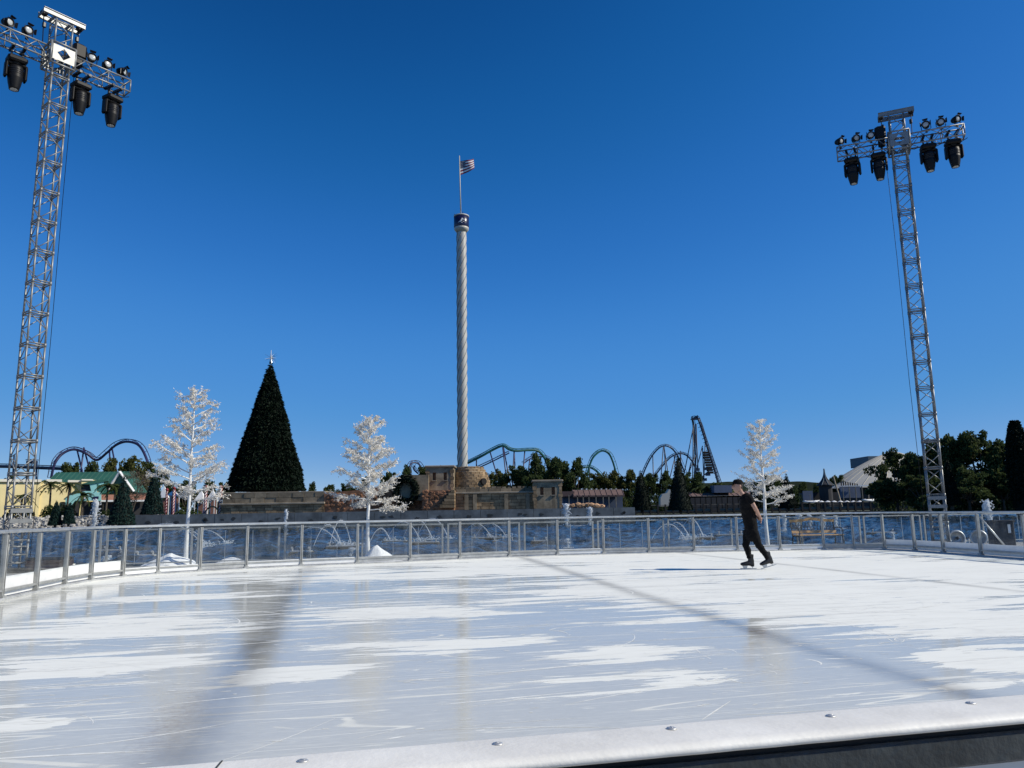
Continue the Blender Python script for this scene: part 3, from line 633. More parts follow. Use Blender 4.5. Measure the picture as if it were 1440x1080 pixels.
for nm, loc, rz, za in (('left', LM, LR, 13.92), ('right', RM, RR, 13.28)):
    for x, w_ in zip((-1.75, -1.0, 0.63, 1.51) if nm == 'left' else (-1.47, -0.65, 0.84, 1.56), ('at the left end of', 'left of the post under', 'right of the post under', 'at the right end of')):
        moving_head(local(loc, rz, x, 0, za - AW - (0.17 if nm == 'left' else -0.03)), rz + 0.1 * x, 'black moving head light hanging %s the %s mast arms' % (w_, nm))
    for i, (x, az, ti, w_) in enumerate(((-1.78, 0.9, -0.1, 'leftmost'), (-1.28, 0.5, -0.15, 'second from left'), (-0.82, 0.2, -0.1, 'third from left'), (0.85, -0.2, 0.0, 'third from right'), (1.28, 0.1, -0.05, 'second from right'), (1.74, 0.7, -0.1, 'rightmost'))):
        par_can(local(loc, rz, x, 0.0, za + AW + 0.2), rz + az, ti, 'small black flood lamp %s on top of the %s mast arms' % (w_, nm))

# ================================================================== ON THE DECK
def rock_mesh(name, rng, r=0.5, sub=1, squash=0.7):
    import bmesh
    bm = bmesh.new(); bmesh.ops.create_icosphere(bm, subdivisions=sub, radius=r); o = Vector((rng.uniform(0, 50), rng.uniform(0, 50), 0))
    for v in bm.verts: v.co *= 1 + 0.45 * mnoise.noise(v.co * (1.3 / r) + o); v.co.z *= squash
    vs = [v.co.copy() for v in bm.verts]; fs = [tuple(v.index for v in f.verts) for f in bm.faces]; bm.free(); return vs, fs
def snow_mound(loc, label, rx, ry, h, seed, peak=0.0):
    r = random.Random(seed); b_ = MB(); n, k = 22, 8; vs = []
    for i in range(k + 1):
        f = i / k
        for j in range(n):
            a = 2 * math.pi * j / n; w_ = 1 + 0.45 * mnoise.noise(Vector((math.cos(a) * 1.4 + seed, math.sin(a) * 1.4, f)))
            z = h * (1 - f) ** (1.25 if peak else 0.8) * (1 + 0.3 * mnoise.noise(Vector((math.cos(a) * f * 2, math.sin(a) * f * 2, seed))))
            vs.append((math.cos(a) * rx * f * w_, math.sin(a) * ry * f * w_, max(z, 0) - 0.02))
    fs = [(i * n + j, (i + 1) * n + j, (i + 1) * n + (j + 1) % n, i * n + (j + 1) % n) for i in range(k) for j in range(n)]
    b_._add(vs, fs); o = b_.build('snow_mound', 'snow', None, True, loc); tag(o, label, 'snow', 'snow mounds at the foot of the white trees'); return o
def white_tree(base, top_z, label, seed, width=1.3, tufts=1.0):
    r = random.Random(seed); nr = np.random.default_rng(seed)
    t = thing('white_tree', label, 'tree', base, 0, 'white artificial trees behind the barrier')
    H = top_z - base[2]; b_ = MB()
    pts = [(0.012 * math.sin(i * 1.3 + seed), 0.01 * math.cos(i), H * 0.97 * i / 10) for i in range(11)]
    b_.tube(pts, [0.062 - 0.048 * i / 10 for i in range(11)], 10); b_.build('trunk', 'wtrunk', t, True)
    cen = []; tw = MB(); nb = 38
    for k in range(nb):
        f = 0.355 + 0.615 * (k / (nb - 1)) ** 0.95; z0 = H * f; a = k * 2.4 + r.uniform(-.3, .3); g_ = (f - 0.355) / 0.645
        env = width * (1.0 - 0.84 * g_ ** 0.9) * r.uniform(0.70, 1.12) * (0.72 + 0.28 * min(1, g_ / .14))
        L_ = max(0.2, env); rise = L_ * (0.22 + 0.62 * g_ + r.uniform(-.2, .2))
        q = [Vector((math.cos(a) * L_ * s_, math.sin(a) * L_ * s_, z0 + rise * s_ ** 1.2 - 0.02)) for s_ in (0, .25, .5, .75, 1)]
        q = [v + Vector((r.uniform(-.03, .03), r.uniform(-.03, .03), r.uniform(-.02, .02))) * (i > 0) for i, v in enumerate(q)]
        m_ = MB(); m_.tube(q, [0.02, 0.017, 0.013, 0.009, 0.005], 6); m_.build('branch', 'wtrunk', t, True)
        nt_ = int(17 * tufts * (0.35 + L_))
        for _ in range(nt_):                                        # twigs off the limb, leaf sprays along each twig
            s_ = r.uniform(0.22, 1.0); i = min(3, int(s_ * 4)); p = q[i].lerp(q[i + 1], s_ * 4 - i)
            an = a + r.uniform(-1.0, 1.0); l2 = r.uniform(0.14, 0.36) * (0.6 + 0.5 * L_)
            d = Vector((math.cos(an), math.sin(an), r.uniform(-0.35, 0.65))).normalized() * l2
            tw.tube([p, p + d * .6, p + d], [0.005, 0.004, 0.002], 3, cap=False)
            m = r.randint(10, 20)
            for j in range(m): cen.append(p + d * r.uniform(0.25, 1.1) + Vector((r.gauss(0, .022), r.gauss(0, .022), r.gauss(0, .022))))
    for j in range(80): cen.append(Vector((r.gauss(0, .045), r.gauss(0, .045), H * (1 - 0.10 * r.random() ** 1.5))))
    stuff(tw.build('twigs', 'wtrunk', t))
    obj('foliage', quads('foliage', np.array([tuple(c) for c in cen]), 1, 0.034, nr, 'wleaf', 0.34), t)['kind'] = 'stuff'
    return t
white_tree((-9.04, 21.5, -0.06), 4.80, 'tall white artificial tree in front of the candy striped poles', 3, 1.36, 1.0)
white_tree((-4.08, 21.7, -0.06), 3.92, 'dense white artificial tree standing before the wreath and stone wall', 8, 1.18, 1.3)
white_tree((7.61, 23.5, -0.06), 3.90, 'sparse greyish white artificial tree behind the skater', 14, 0.98, 0.8)
g1 = G(250, 795); snow_mound((-9.35, 21.3, -0.06), 'low wide heap of snow under the tall left white tree', 0.75, 0.5, 0.34, 1)
snow_mound((-7.75, 21.4, -0.06), 'small flat patch of snow right of the tall left tree', 0.6, 0.35, 0.2, 5)
snow_mound((-3.8, 21.6, -0.06), 'pointed heap of snow at the foot of the middle white tree', 0.7, 0.5, 0.46, 2, 1)
snow_mound((7.9, 23.3, -0.06), 'flat heap of snow at the foot of the white tree near the skater', 0.6, 0.4, 0.16, 3)

def bench(loc, rz):
    t = thing('park_bench', 'wooden slatted park bench with black iron legs behind the glass', 'bench', loc, rz); W = 1.5
    for k in range(4): b_ = MB(); b_.bevbox((0, -0.20 + 0.115 * k, 0.43), (W, 0.095, 0.03), 0.008); b_.build('seat_slat', 'wood', t)
    for sx in (-1, 1):
        b_ = MB(); x = sx * 0.70
        b_.tube([(x, 0.20, 0.40), (x, 0.24, 0.60), (x, 0.33, 0.90)], 0.02, 6); b_.tube([(x, -0.26, 0.40), (x, 0.22, 0.40)], 0.02, 6)
        b_.tube([(x, -0.24, 0.41), (x, -0.27, 0.20), (x, -0.30, 0.0)], 0.022, 6); b_.tube([(x, 0.20, 0.41), (x, 0.24, 0.2), (x, 0.33, 0.0)], 0.022, 6); b_.tube([(x, -0.27, 0.16), (x, 0.26, 0.16)], 0.013, 5)
        b_.build('leg', 'iron', t, True)
        b_ = MB(); b_.tube([(x, 0.26, 0.63), (x, 0.02, 0.66), (x, -0.22, 0.63), (x, -0.27, 0.55), (x, -0.24, 0.42)], 0.018, 6); b_.build('armrest', 'iron', t, True)
    Y = lambda z: 0.20 + (z - 0.43) * 0.27
    b_ = MB(); b_.box((0, Y(0.52) - 0.02, 0.52), (W - 0.04, 0.028, 0.085), Matrix.Rotation(-0.26, 3, 'X')); b_.build('back_slat', 'wood', t)
    n = 16; vs = []                                               # curved crest rail
    for i in range(n + 1):
        x = (W / 2 - 0.01) * (2 * i / n - 1); c = 0.865 + 0.055 * math.exp(-(x / 0.30) ** 2)
        for dz, dy in ((-0.045, -0.014), (0.04, -0.014), (0.04, 0.014), (-0.045, 0.014)): vs.append((x, Y(c) - 0.02 + dy, c + dz))
    b_ = MB(); b_._add(vs, [(i * 4 + j, i * 4 + (j + 1) % 4, i * 4 + 4 + (j + 1) % 4, i * 4 + 4 + j) for i in range(n) for j in range(4)] + [(3, 2, 1, 0), tuple(n * 4 + k for k in range(4))]); b_.build('crest_rail', 'wood', t)
    b_ = MB()
    for i in range(27):
        x = -0.68 + 1.36 * i / 26; b_.tube([(x, Y(0.56) - 0.02, 0.56), (x + 0.10 * (1 if i % 2 else -1), Y(0.82) - 0.02, 0.82)], 0.007, 4)
    b_.build('back_lattice', 'iron', t)
bp_ = G(1151, 772, -0.06); bench((bp_.x, bp_.y, -0.06), R(6))

def disc_light(loc, rz, label, r=0.23):
    t = thing('reflector_lamp', label, 'lamp', loc, rz, 'round reflectors at the foot of the right mast')
    b_ = MB(); b_.lathe([(r, -0.04), (r + 0.02, 0.0), (r, 0.03), (r - 0.035, 0.03), (r - 0.035, 0.0), (r * 0.4, -0.05), (0.0, -0.06)], 28, (0, 0, r + 0.04), (0, -1, 0.12)); b_.build('reflector', 'alu', t, True)
    b_ = MB(); b_.tube([(-r - 0.03, 0.05, r), (-r - 0.03, 0.12, 0.0), (r + 0.03, 0.12, 0.0), (r + 0.03, 0.05, r)], 0.016, 6); b_.build('stand', 'wpaint', t, True)
    b_ = MB(); b_.lathe([(0.05, 0.0), (0.05, 0.05), (0.03, 0.07), (0, 0.075)], 12, (0, -0.01, r + 0.04), (0, -1, 0.12)); b_.build('lamp', 'dark', t, True)
q = G(1320, 766, -0.06); disc_light((q.x - .28, q.y - 1.6, -0.06), R(-10), 'left of two round grey reflectors at the foot of the right mast')
disc_light((q.x + 0.45, q.y - 1.5, -0.06), R(-28), 'right of two round grey reflectors at the foot of the right mast')
# grey equipment box and diagonal strut by the right barrier
q = P(1406, 735, 20.6); t = thing('equipment_box', 'dark grey equipment box on the deck behind the right end of the barrier', 'box', (q.x, q.y, -0.06), R(-12))
b = MB(); b.bevbox((0, 0, 0.46), (0.5, 0.45, 0.82), 0.02); b.build('case', 'dwall', t); b = MB(); b.bevbox((0, 0, 0.845), (0.55, 0.50, 0.05), 0.012); b.build('lid', 'dwall', t)
b = MB(); b.box((0.12, -0.235, 0.65), (0.06, 0.02, 0.22)); b.build('handle', 'wpaint', t)
q0, q1 = P(1378, 727, 18.9), P(1416, 771, 18.6); b = MB(); b.tube([q0, q1], 0.022, 6); tag(b.build('brace_bar', 'alu', None, True), 'slanting thin metal brace behind the right end of the glass barrier', 'brace')
# cases by the left mast
for i, (dx, dy, w_, h_, lab) in enumerate(((0.55, -0.75, 1.0, .26, 'low dark flight case on the deck in front of the left mast'),)):
    q = local(LM, LR, dx, dy, 0); t = thing('flight_case', lab, 'case', q, LR - .5)
    b = MB(); b.bevbox((0, 0, h_ / 2 + .04), (w_, 0.5, h_), 0.03); b.build('body', 'case', t); b = MB(); b.bevbox((0, 0, h_ + .075), (w_ + .02, .52, .06), .015); b.build('lid', 'black2', t)
    for sx in (-1, 1): b = MB(); b.tube([(sx * (w_ / 2 + .01), -.1, h_ * .6), (sx * (w_ / 2 + .05), -.08, h_ * .6), (sx * (w_ / 2 + .05), .08, h_ * .6), (sx * (w_ / 2 + .01), .1, h_ * .6)], .012, 5); b.build('handle', 'alu', t)

# ================================================================== SKATER
def remeshed(name, b_, mats, voxel=0.011, smooth=6, parent=None, folds=0.0):
    o = obj('tmp', b_.mesh('tmp', mats)); rm = o.modifiers.new('r', 'REMESH'); rm.mode = 'VOXEL'; rm.voxel_size = voxel; rm.use_smooth_shade = True
    sm = o.modifiers.new('s', 'SMOOTH'); sm.factor = 0.5; sm.iterations = smooth
    dg = bpy.context.evaluated_depsgraph_get(); me = bpy.data.meshes.new_from_object(o.evaluated_get(dg)); me.name = name
    if folds:                                                       # creases in the cloth
        nn = [v.normal.copy() for v in me.vertices]
        for v, q_ in zip(me.vertices, nn):
            c = v.co; v.co = c + q_ * folds * (.3 + mnoise.noise(Vector((c.x * 9 + c.z * 7, c.y * 8, c.z * 15 - c.x * 9))) + .5 * mnoise.noise(Vector((c.x * 22, c.y * 18, c.z * 34))))
    bpy.data.objects.remove(o); me.materials.clear(); me.materials.append(M[mats]); me.polygons.foreach_set('use_smooth', [True] * len(me.polygons))
    return obj(name, me, parent)
def loft(b_, rings, n=16):
    """rings: (center, rx(front-back), ry(side-side)); axis follows the centres; capped by small ends"""
    C_ = [Vector(r_[0]) for r_ in rings]; k = len(C_); vs = []
    for i, (c, rx, ry) in enumerate(rings):
        t = (C_[min(i + 1, k - 1)] - C_[max(i - 1, 0)]).normalized(); y = Vector((0, 1, 0)); x = y.cross(t).normalized(); y = t.cross(x)
        vs += [C_[i] + x * math.cos(2 * math.pi * j / n) * rx + y * math.sin(2 * math.pi * j / n) * ry for j in range(n)]
    fs = [(i * n + j, i * n + (j + 1) % n, (i + 1) * n + (j + 1) % n, (i + 1) * n + j) for i in range(k - 1) for j in range(n)]
    fs += [tuple(range(n - 1, -1, -1)), tuple(range((k - 1) * n, k * n))]; b_._add(vs, fs)
SK = G(1056, 800.5); SY = SK.y
sk = thing('person', 'skater in black cap, black shirt and trousers gliding with hands clasped behind back', 'person', (SK.x, SK.y, 0))
def S(px, py, dy=0.0):                                           # body landmark in the skater's own coordinates
    v = P(px, py, SY); return Vector((v.x - SK.x, dy, v.z))
def skater():
    bd = MB()
    hip = S(1056.5, 747); chest = S(1050, 708); neck = S(1042.5, 694); head = S(1037.5, 684.5)
    torso = [(hip + Vector((0, 0, -.10)), .09, .13), (hip, .115, .165), (S(1055, 735), .112, .152), (S(1052.5, 722), .118, .158), (S(1050, 710), .126, .178), (S(1048.5, 700), .108, .172), (S(1045.5, 694.5), .06, .09)]
    loft(bd, [(c, rx * .86, ry * .88) for c, rx, ry in torso]); loft(bd, [(S(1046, 697), .055, .06), (neck, .052, .055), (S(1039.5, 688), .05, .055)])
    # skull, jaw, nose, ears
    loft(bd, [(head + Vector((.01, 0, .125)), .02, .02), (head + Vector((.01, 0, .11)), .075, .06), (head + Vector((.008, 0, .06)), .098, .075), (head, .10, .077), (head + Vector((-.012, 0, -.05)), .09, .07), (head + Vector((-.035, 0, -.095)), .06, .05), (head + Vector((-.05, 0, -.118)), .03, .03)])
    loft(bd, [(head + Vector((-.095, 0, .03)), .012, .012), (head + Vector((-.112, 0, .0)), .018, .014), (head + Vector((-.118, 0, -.018)), .017, .018), (head + Vector((-.10, 0, -.03)), .012, .014)], 8)
    loft(bd, [(head + Vector((-.088, 0, -.058)), .014, .026), (head + Vector((-.096, 0, -.062)), .008, .02)], 8)
    for s_ in (-1, 1): loft(bd, [(head + Vector((.02, s_ * .070, -.02)), .012, .01), (head + Vector((.028, s_ * .083, .0)), .026, .014), (head + Vector((.025, s_ * .080, .03)), .02, .012)], 8)
    # arms behind the back
    hands = S(1069, 730)
    for s_ in (-1, 1):
        sh = S(1049, 698.5, s_ * .175); el = S(1056.5 + (1 if s_ > 0 else 0), 714, s_ * .235); wr = S(1067, 727, s_ * .075)
        loft(bd, [(sh, .055, .055), (sh.lerp(el, .5), .048, .05), (el, .042, .043), (el.lerp(wr, .3), .042, .042), (wr, .027, .03)])
        palm = wr + (hands - wr) * 0.75 + Vector((0, 0, -.02)); palm.y = s_ * .025
        loft(bd, [(wr, .025, .03), (wr.lerp(palm, .6), .03, .045), (palm, .026, .042)], 10)
        for f in range(4):                                        # curled fingers
            o_ = palm + Vector((.012 - f * .004, (f - 1.5) * .019 * -s_ * 0.6, -.01 - f * .017)); e1 = o_ + Vector((.018, -s_ * .030, -.020 + .004 * f)); e2 = e1 + Vector((-.020, -s_ * .020, -.012))
            bd.tube([o_, e1, e2], [.011, .0095, .007], 7)
        bd.tube([wr.lerp(palm, .5) + Vector((.02, 0, .02)), palm + Vector((.04, -s_ * .01, .012)), palm + Vector((.045, -s_ * .025, -.015))], [.013, .011, .008], 7)
    # legs: right leads (far side), left trails (near side)
    LEG = ((1, (1054, 749), (1050.5, 767), (1056, 786)), (-1, (1057.5, 749), (1065.5, 767), (1078.5, 786)))
    for s_, a, k_, an in LEG:
        h_, kn, ak = S(*a, s_ * .09), S(*k_, s_ * .085), S(*an, s_ * .08)
        loft(bd, [(h_ + Vector((0, 0, .03)), .075, .07), (h_.lerp(kn, .4), .072, .068), (kn, .048, .048), (kn.lerp(ak, .3) + Vector((.012, 0, 0)), .046, .044), (ak, .034, .034)])
    remeshed('body', bd, 'skin', 0.0095, 5, sk)
    for s_ in (-1, 1):
        b_ = MB(); b_.lathe([(0, .008), (.008, .006), (.011, 0), (.0, -.004)][::-1], 10, head + Vector((-.086, s_ * .034, .012)), (-1, s_ * .4, 0)); b_.build('eye', 'dark', sk, True)
    sh_ = MB(); g = 1.14
    loft(sh_, [(S(1056.8, 749.5), .122, .172), (S(1056.5, 745), .127, .177)] + [(c, rx * g, ry * 1.10) for c, rx, ry in torso[2:6]] + [(S(1046, 694.5), .068, .095)])
    for s_ in (-1, 1):
        a = S(1049, 698.5, s_ * .170); e = S(1056.5, 714, s_ * .235); loft(sh_, [(a + Vector((-.01, 0, .02)), .06, .06), (a, .073, .072), (a.lerp(e, .32), .068, .07), (a.lerp(e, .62), .066, .068)])
    remeshed('shirt', sh_, 'shirt', 0.010, 4, sk, 0.011)
    tr = MB(); loft(tr, [(S(1056, 742), .118, .168), (hip, .122, .172), (S(1056.5, 752), .12, .165), (S(1057, 757), .11, .15), (S(1057.5, 761), .07, .09)])
    for s_, a, k_, an in LEG:
        h_, kn, ak = S(*a, s_ * .088), S(*k_, s_ * .085), S(*an, s_ * .08); e = kn.lerp(ak, .97)
        loft(tr, [(h_ + Vector((0, 0, .03)), .098, .088), (h_.lerp(kn, .35), .092, .088), (kn, .067, .064), (kn.lerp(ak, .3) + Vector((.012, 0, 0)), .066, .062), (kn.lerp(ak, .7), .050, .052), (e, .049, .05)])
    remeshed('trousers', tr, 'pants', 0.010, 4, sk, 0.010)
    # cap and hair
    hb = MB(); loft(hb, [(head + Vector((.035, 0, .08)), .075, .077), (head + Vector((.045, 0, .03)), .066, .08), (head + Vector((.055, 0, -.02)), .045, .07), (head + Vector((.055, 0, -.05)), .028, .05)]); remeshed('hair', hb, 'hair', 0.01, 4, sk)
    cp = MB(); loft(cp, [(head + Vector((.012, 0, .155)), .02, .02), (head + Vector((.012, 0, .148)), .07, .06), (head + Vector((.010, 0, .115)), .103, .083), (head + Vector((.006, 0, .065)), .112, .088), (head + Vector((.004, 0, .045)), .111, .087)]); cap_ = remeshed('cap', cp, 'pants', 0.01, 3, sk)
    vs = []; n = 9
    for i in range(n):
        a = math.pi * (i / (n - 1) - .5)
        for rr_, dz in ((0.0, 0.0), (1.0, -0.012)): vs.append(head + Vector((-.085 - rr_ * .105 * math.cos(a), math.sin(a) * (.075 if rr_ == 0 else .07), .058 + dz - .015 * rr_ * math.cos(a))))
    vs += [v + Vector((0, 0, .008)) for v in vs]; fs = []
    for i in range(n - 1): fs += [(2 * i, 2 * i + 2, 2 * i + 3, 2 * i + 1), (2 * n + 2 * i, 2 * n + 2 * i + 1, 2 * n + 2 * i + 3, 2 * n + 2 * i + 2), (2 * i + 1, 2 * i + 3, 2 * n + 2 * i + 3, 2 * n + 2 * i + 1)]
    vb_ = MB(); vb_._add(vs, fs); vb_.build('visor', 'pants', cap_, True)
    # boots and blades, built flat then tipped about the toe
    def skate(pos, tip, yaw):
        rm = Matrix.Rotation(yaw, 3, 'Z') @ Matrix.Rotation(-tip, 3, 'Y'); pos = Vector(pos)
        bt = MB()
        loft(bt, [((.115, 0, .095), .02, .02), ((.08, 0, .10), .05, .04), ((.0, 0, .115), .05, .045), ((-.08, 0, .105), .04, .046), ((-.145, 0, .098), .03, .036), ((-.165, 0, .095), .015, .02)], 14)
        loft(bt, [((.06, 0, .09), .055, .035), ((.055, 0, .16), .064, .043), ((.05, 0, .21), .058, .043), ((.05, 0, .285), .066, .05), ((.052, 0, .30), .06, .047)], 14)
        bt.box((.078, 0, .072), (.062, .055, .05)); bt.box((-.06, 0, .078), (.15, .07, .022))
        bt.v = [tuple(rm @ Vector(v) + pos) for v in bt.v]; boot = remeshed('skate_boot', bt, 'leather', 0.008, 3, sk)
        bl = MB(); bl.prism([(-.17, .004), (-.155, 0), (.12, 0), (.165, .006), (.165, .014), (.10, .018), (-.15, .018), (-.176, .022)], .005, (0, -.0025, 0))
        for x0, x1 in ((-.13, -.02), (.055, .10)): bl.prism([(x0, .066), (x0 + .02, .018), (x1 - .02, .018), (x1, .066)], .008, (0, -.004, 0))
        bl.v = [tuple(rm @ Vector(v) + pos) for v in bl.v]; bl.build('blade', 'steel', boot)
    f0 = S(1055.5, 800.5); skate((f0.x - .01, .08, 0.0), 0.0, 0.0)
    ft = S(1068.5, 800.5); skate((ft.x + .165, -.08, 0.046), 0.26, 0.05)
skater()

# ================================================================== FAR BANK: STAGE ISLAND
Pz = lambda px, py, D: P(px, py, D).z
Px = lambda px, py, D: P(px, py, D).x
DW = 105.0
xa, xb = Px(190, 728, DW), Px(893, 715, DW)
t = thing('basin_wall', 'long low grey concrete basin wall along the far side of the lake', 'wall', ((xa + xb) / 2, DW, WZ))
x = xa; rng = random.Random(6); k = 0
while x < xb - 0.5:
    w_ = min(3.6, xb - x); b = MB(); b.box((x + w_ / 2 - (xa + xb) / 2, 0.4 + rng.uniform(-.01, .01), 0.9), (w_ - 0.05, 0.8, 2.4)); o = b.build('concrete_panel', 'conc', t)
    for z in range(rng.randint(1, 2)):
        b = MB(); c0 = Vector((x + w_ * rng.uniform(.25, .75) - (xa + xb) / 2, -0.018, 1.15 + rng.uniform(-.2, .3))); n = 9
        b._add([c0 + Vector((math.cos(j * 2 * math.pi / n) * rng.uniform(.15, .5), y, math.sin(j * 2 * math.pi / n) * rng.uniform(.1, .28))) for y in (0.0, 0.02) for j in range(n)], [tuple(range(n)), tuple(range(2 * n - 1, n - 1, -1))]); b.build('spalled_patch', 'stain', o)
    x += w_; k += 1
b = MB(); b.box((0, 3.5, 0.55), (xb - xa - 0.1, 5.4, 1.6)); b.build('ledge', 'conc', t)
# ---- stone stage set
D1 = 110.0; SX = Px(560, 700, D1)
st = thing('stone_stage', 'weathered stone stage set with turrets and ramparts across the lake', 'stage', (SX, D1, 0))
ZB = 1.2
def blocks(x0, x1, z0, z1, y, m_, rng, bw=1.25, bh=0.42, name='stone_block', limit=True):
    """courses of separate stones on a backing"""
    bk = MB(); bk.box(((x0 + x1) / 2 - SX, y + 0.55, (z0 + z1) / 2), (x1 - x0, 1.0, z1 - z0)); back = bk.build('wall', 'mortar', st)
    rows = max(1, round((z1 - z0) / bh)); h = (z1 - z0) / rows
    for r_ in range(rows):
        x = x0 - (bw / 2 if r_ % 2 else 0)
        while x < x1:
            w_ = bw * rng.uniform(.8, 1.2); a, c = max(x, x0), min(x + w_, x1)
            if c - a > 0.25:
                m__ = MB(); d = rng.uniform(.02, .10); m__.box(((a + c) / 2 - SX, y + 0.05 - d / 2, z0 + h * (r_ + .5)), (c - a - .05, d + .02, h - .045)); m__.build(name, m_, back)
            x += w_
    return back
rng = random.Random(11)
X = lambda px: Px(px, 700, D1)
Z = lambda px, py: Pz(px, py, D1)
# left wing: lower courses, ledge, upper band
blocks(X(311), X(456), ZB, Z(400, 709.5), 0, 'stone', rng)
b = MB(); b.bevbox(((X(309) + X(457)) / 2 - SX, 0.5, Z(400, 708)), (X(457) - X(309), 1.5, 0.28), 0.05); b.build('ledge', 'coping', st)
blocks(X(311), X(456), Z(400, 706.6), Z(400, 692.5), 0.5, 'stone2', rng, 1.9, 0.7)
b = MB(); b.bevbox(((X(311) + X(456)) / 2 - SX, 3.2, Z(400, 692)), (X(456) - X(311), 5.2, 0.16), 0.03); b.build('upper_terrace', 'coping', st)
b = MB(); b.box(((X(311) + X(456)) / 2 - SX, 4.0, (ZB + Z(400, 693)) / 2), (X(456) - X(311) - .2, 5.5, Z(400, 693) - ZB)); b.build('terrace_core', 'stone2', st)
# middle rampart, rising to the turret
def rampart(pts, y, m_, name, d=2.0, base=ZB):
    poly = [(X(px) - SX, Z(px, py)) for px, py in pts]; poly = [(poly[0][0], base)] + poly + [(poly[-1][0], base)]
    m__ = MB(); m__.prism(poly, d, (0, y, 0)); return m__.build(name, m_, st)
rampart([(455, 694), (480, 691), (505, 689), (520, 686), (545, 680), (555, 672), (572, 669), (600, 669)], 0.25, 'terra', 'rampart')
rampart([(560, 671), (566, 668), (603, 668)], -0.4, 'stone2', 'rampart_buttress', 0.6, Z(580, 704))
rough = MB(); r2 = random.Random(5)
for i in range(260):                                            # rubble facing of the rampart
    px = r2.uniform(458, 622); py = r2.uniform(672 if px > 555 else 694, 716)
    if px > 600 and py < 690: continue
    vs, fs = rock_mesh('r', r2, r2.uniform(.18, .42), 1, .8); c = Vector((X(px) - SX, 0.22, Z(px, py))); rough._add([(v.x + c.x, v.y * .45 + c.y, v.z + c.z) for v in vs], fs)
for i in range(170):
    px = r2.uniform(597, 640); py = r2.uniform(691, 717)
    if px - 597 > (717 - py) * 1.9 + 14: continue
    vs, fs = rock_mesh('r', r2, r2.uniform(.16, .36), 1, .8); c = Vector((X(px) - SX, -1.82, Z(px, py))); rough._add([(v.x + c.x, v.y * .45 + c.y, v.z + c.z) for v in vs], fs)
stuff(rough.build('rubble_facing', 'terra', st))
# stair-like pier casting the slanted shadow
rampart([(596, 690), (640, 690)], -1.8, 'terra', 'pier', 4.0)
for i in range(6):
    a, c = X(618 + i * 3), X(638); z0 = Z(620, 712 - i * 4); b = MB(); b.box(((a + c) / 2 - SX + 0.3, -1.5, z0), (c - a, 2.2, 0.45)); b.build('step', 'stone', st)
def turret(px0, px1, pyt, pyb, y, lab, zb=None):
    x0, x1 = X(px0) - SX, X(px1) - SX; z1 = Z(px0, pyt); z0 = zb if zb is not None else Z(px0, pyb); w_ = x1 - x0
    wz0, wz1 = z1 - 1.85, z1 - 0.75; ws = [(x0 + w_ * f - 0.24, x0 + w_ * f + 0.24) for f in (0.30, 0.70)]
    m__ = MB(); xs_ = [x0, *ws[0], *ws[1], x1]
    for i in range(5):
        a, c = xs_[i], xs_[i + 1]
        if i in (1, 3): m__.box(((a + c) / 2, y + .25, (z0 + wz0) / 2), (c - a, .5, wz0 - z0)); m__.box(((a + c) / 2, y + .25, (wz1 + z1) / 2), (c - a, .5, z1 - wz1))
        else: m__.box(((a + c) / 2, y + .25, (z0 + z1) / 2), (c - a, .5, z1 - z0))
    m__.box(((x0 + x1) / 2, y + 2.0, (z0 + z1) / 2), (w_ - .01, 2.99, z1 - z0 - .01)); o = m__.build('turret', 'stone2', st); o['label'] = lab
    for a, c in ws:
        q_ = MB(); q_.box(((a + c) / 2, y + .46, (wz0 + wz1) / 2), (c - a - .01, .06, wz1 - wz0 - .01)); wo = q_.build('window', 'terra', o)
        q_ = MB(); q_.box(((a + c) / 2, y - .05, wz0 - .06), (c - a + .2, .2, .12)); q_.build('sill', 'coping', wo)
    q_ = MB(); q_.bevbox(((x0 + x1) / 2, y + 1.75, z1 + .14), (w_ + .4, 3.9, .28), .06); q_.build('coping', 'coping', o)
    r3 = random.Random(px0)
    for sx_ in (x0, x1):
        z = z0
        while z < z1 - .5: q_ = MB(); q_.box((sx_ + (.2 if sx_ == x0 else -.2), y - .02, z + .25), (.35 + .25 * (r3.random() > .5), .08, .44)); q_.build('quoin', 'stone', o); z += .5
turret(598, 637, 657, 691, 0.9, 'square turret with two windows left of the tower', Z(600, 695))
turret(750, 790, 678, 714, -0.6, 'square turret with two windows at the right end of the stage', ZB)
# right wing
blocks(X(637), X(752), ZB, Z(690, 694), 0, 'stone', rng)
for px in (656, 668, 712, 742):
    b = MB(); b.box((X(px) - SX, -.12, (ZB + Z(690, 695)) / 2), (.55, .3, Z(690, 695) - ZB)); b.build('pilaster', 'stone2', st)
b = MB(); b.bevbox(((X(634) + X(751)) / 2 - SX, .6, Z(690, 692.8)), (X(751) - X(634), 1.8, .26), .05); b.build('ledge', 'coping', st)
blocks(X(640), X(751), Z(690, 691.5), Z(690, 686.5), 1.6, 'stone2', rng, 1.6, 0.6)
b = MB(); r3 = random.Random(2)
for i in range(15): b = MB(); b.box((X(642 + i * 7.4) - SX, 2.2, Z(690, 686.5) + .12), (.6 * r3.uniform(.7, 1.2), .8, .3 * r3.uniform(.6, 1.3))); b.build('merlon', 'stone2', st)
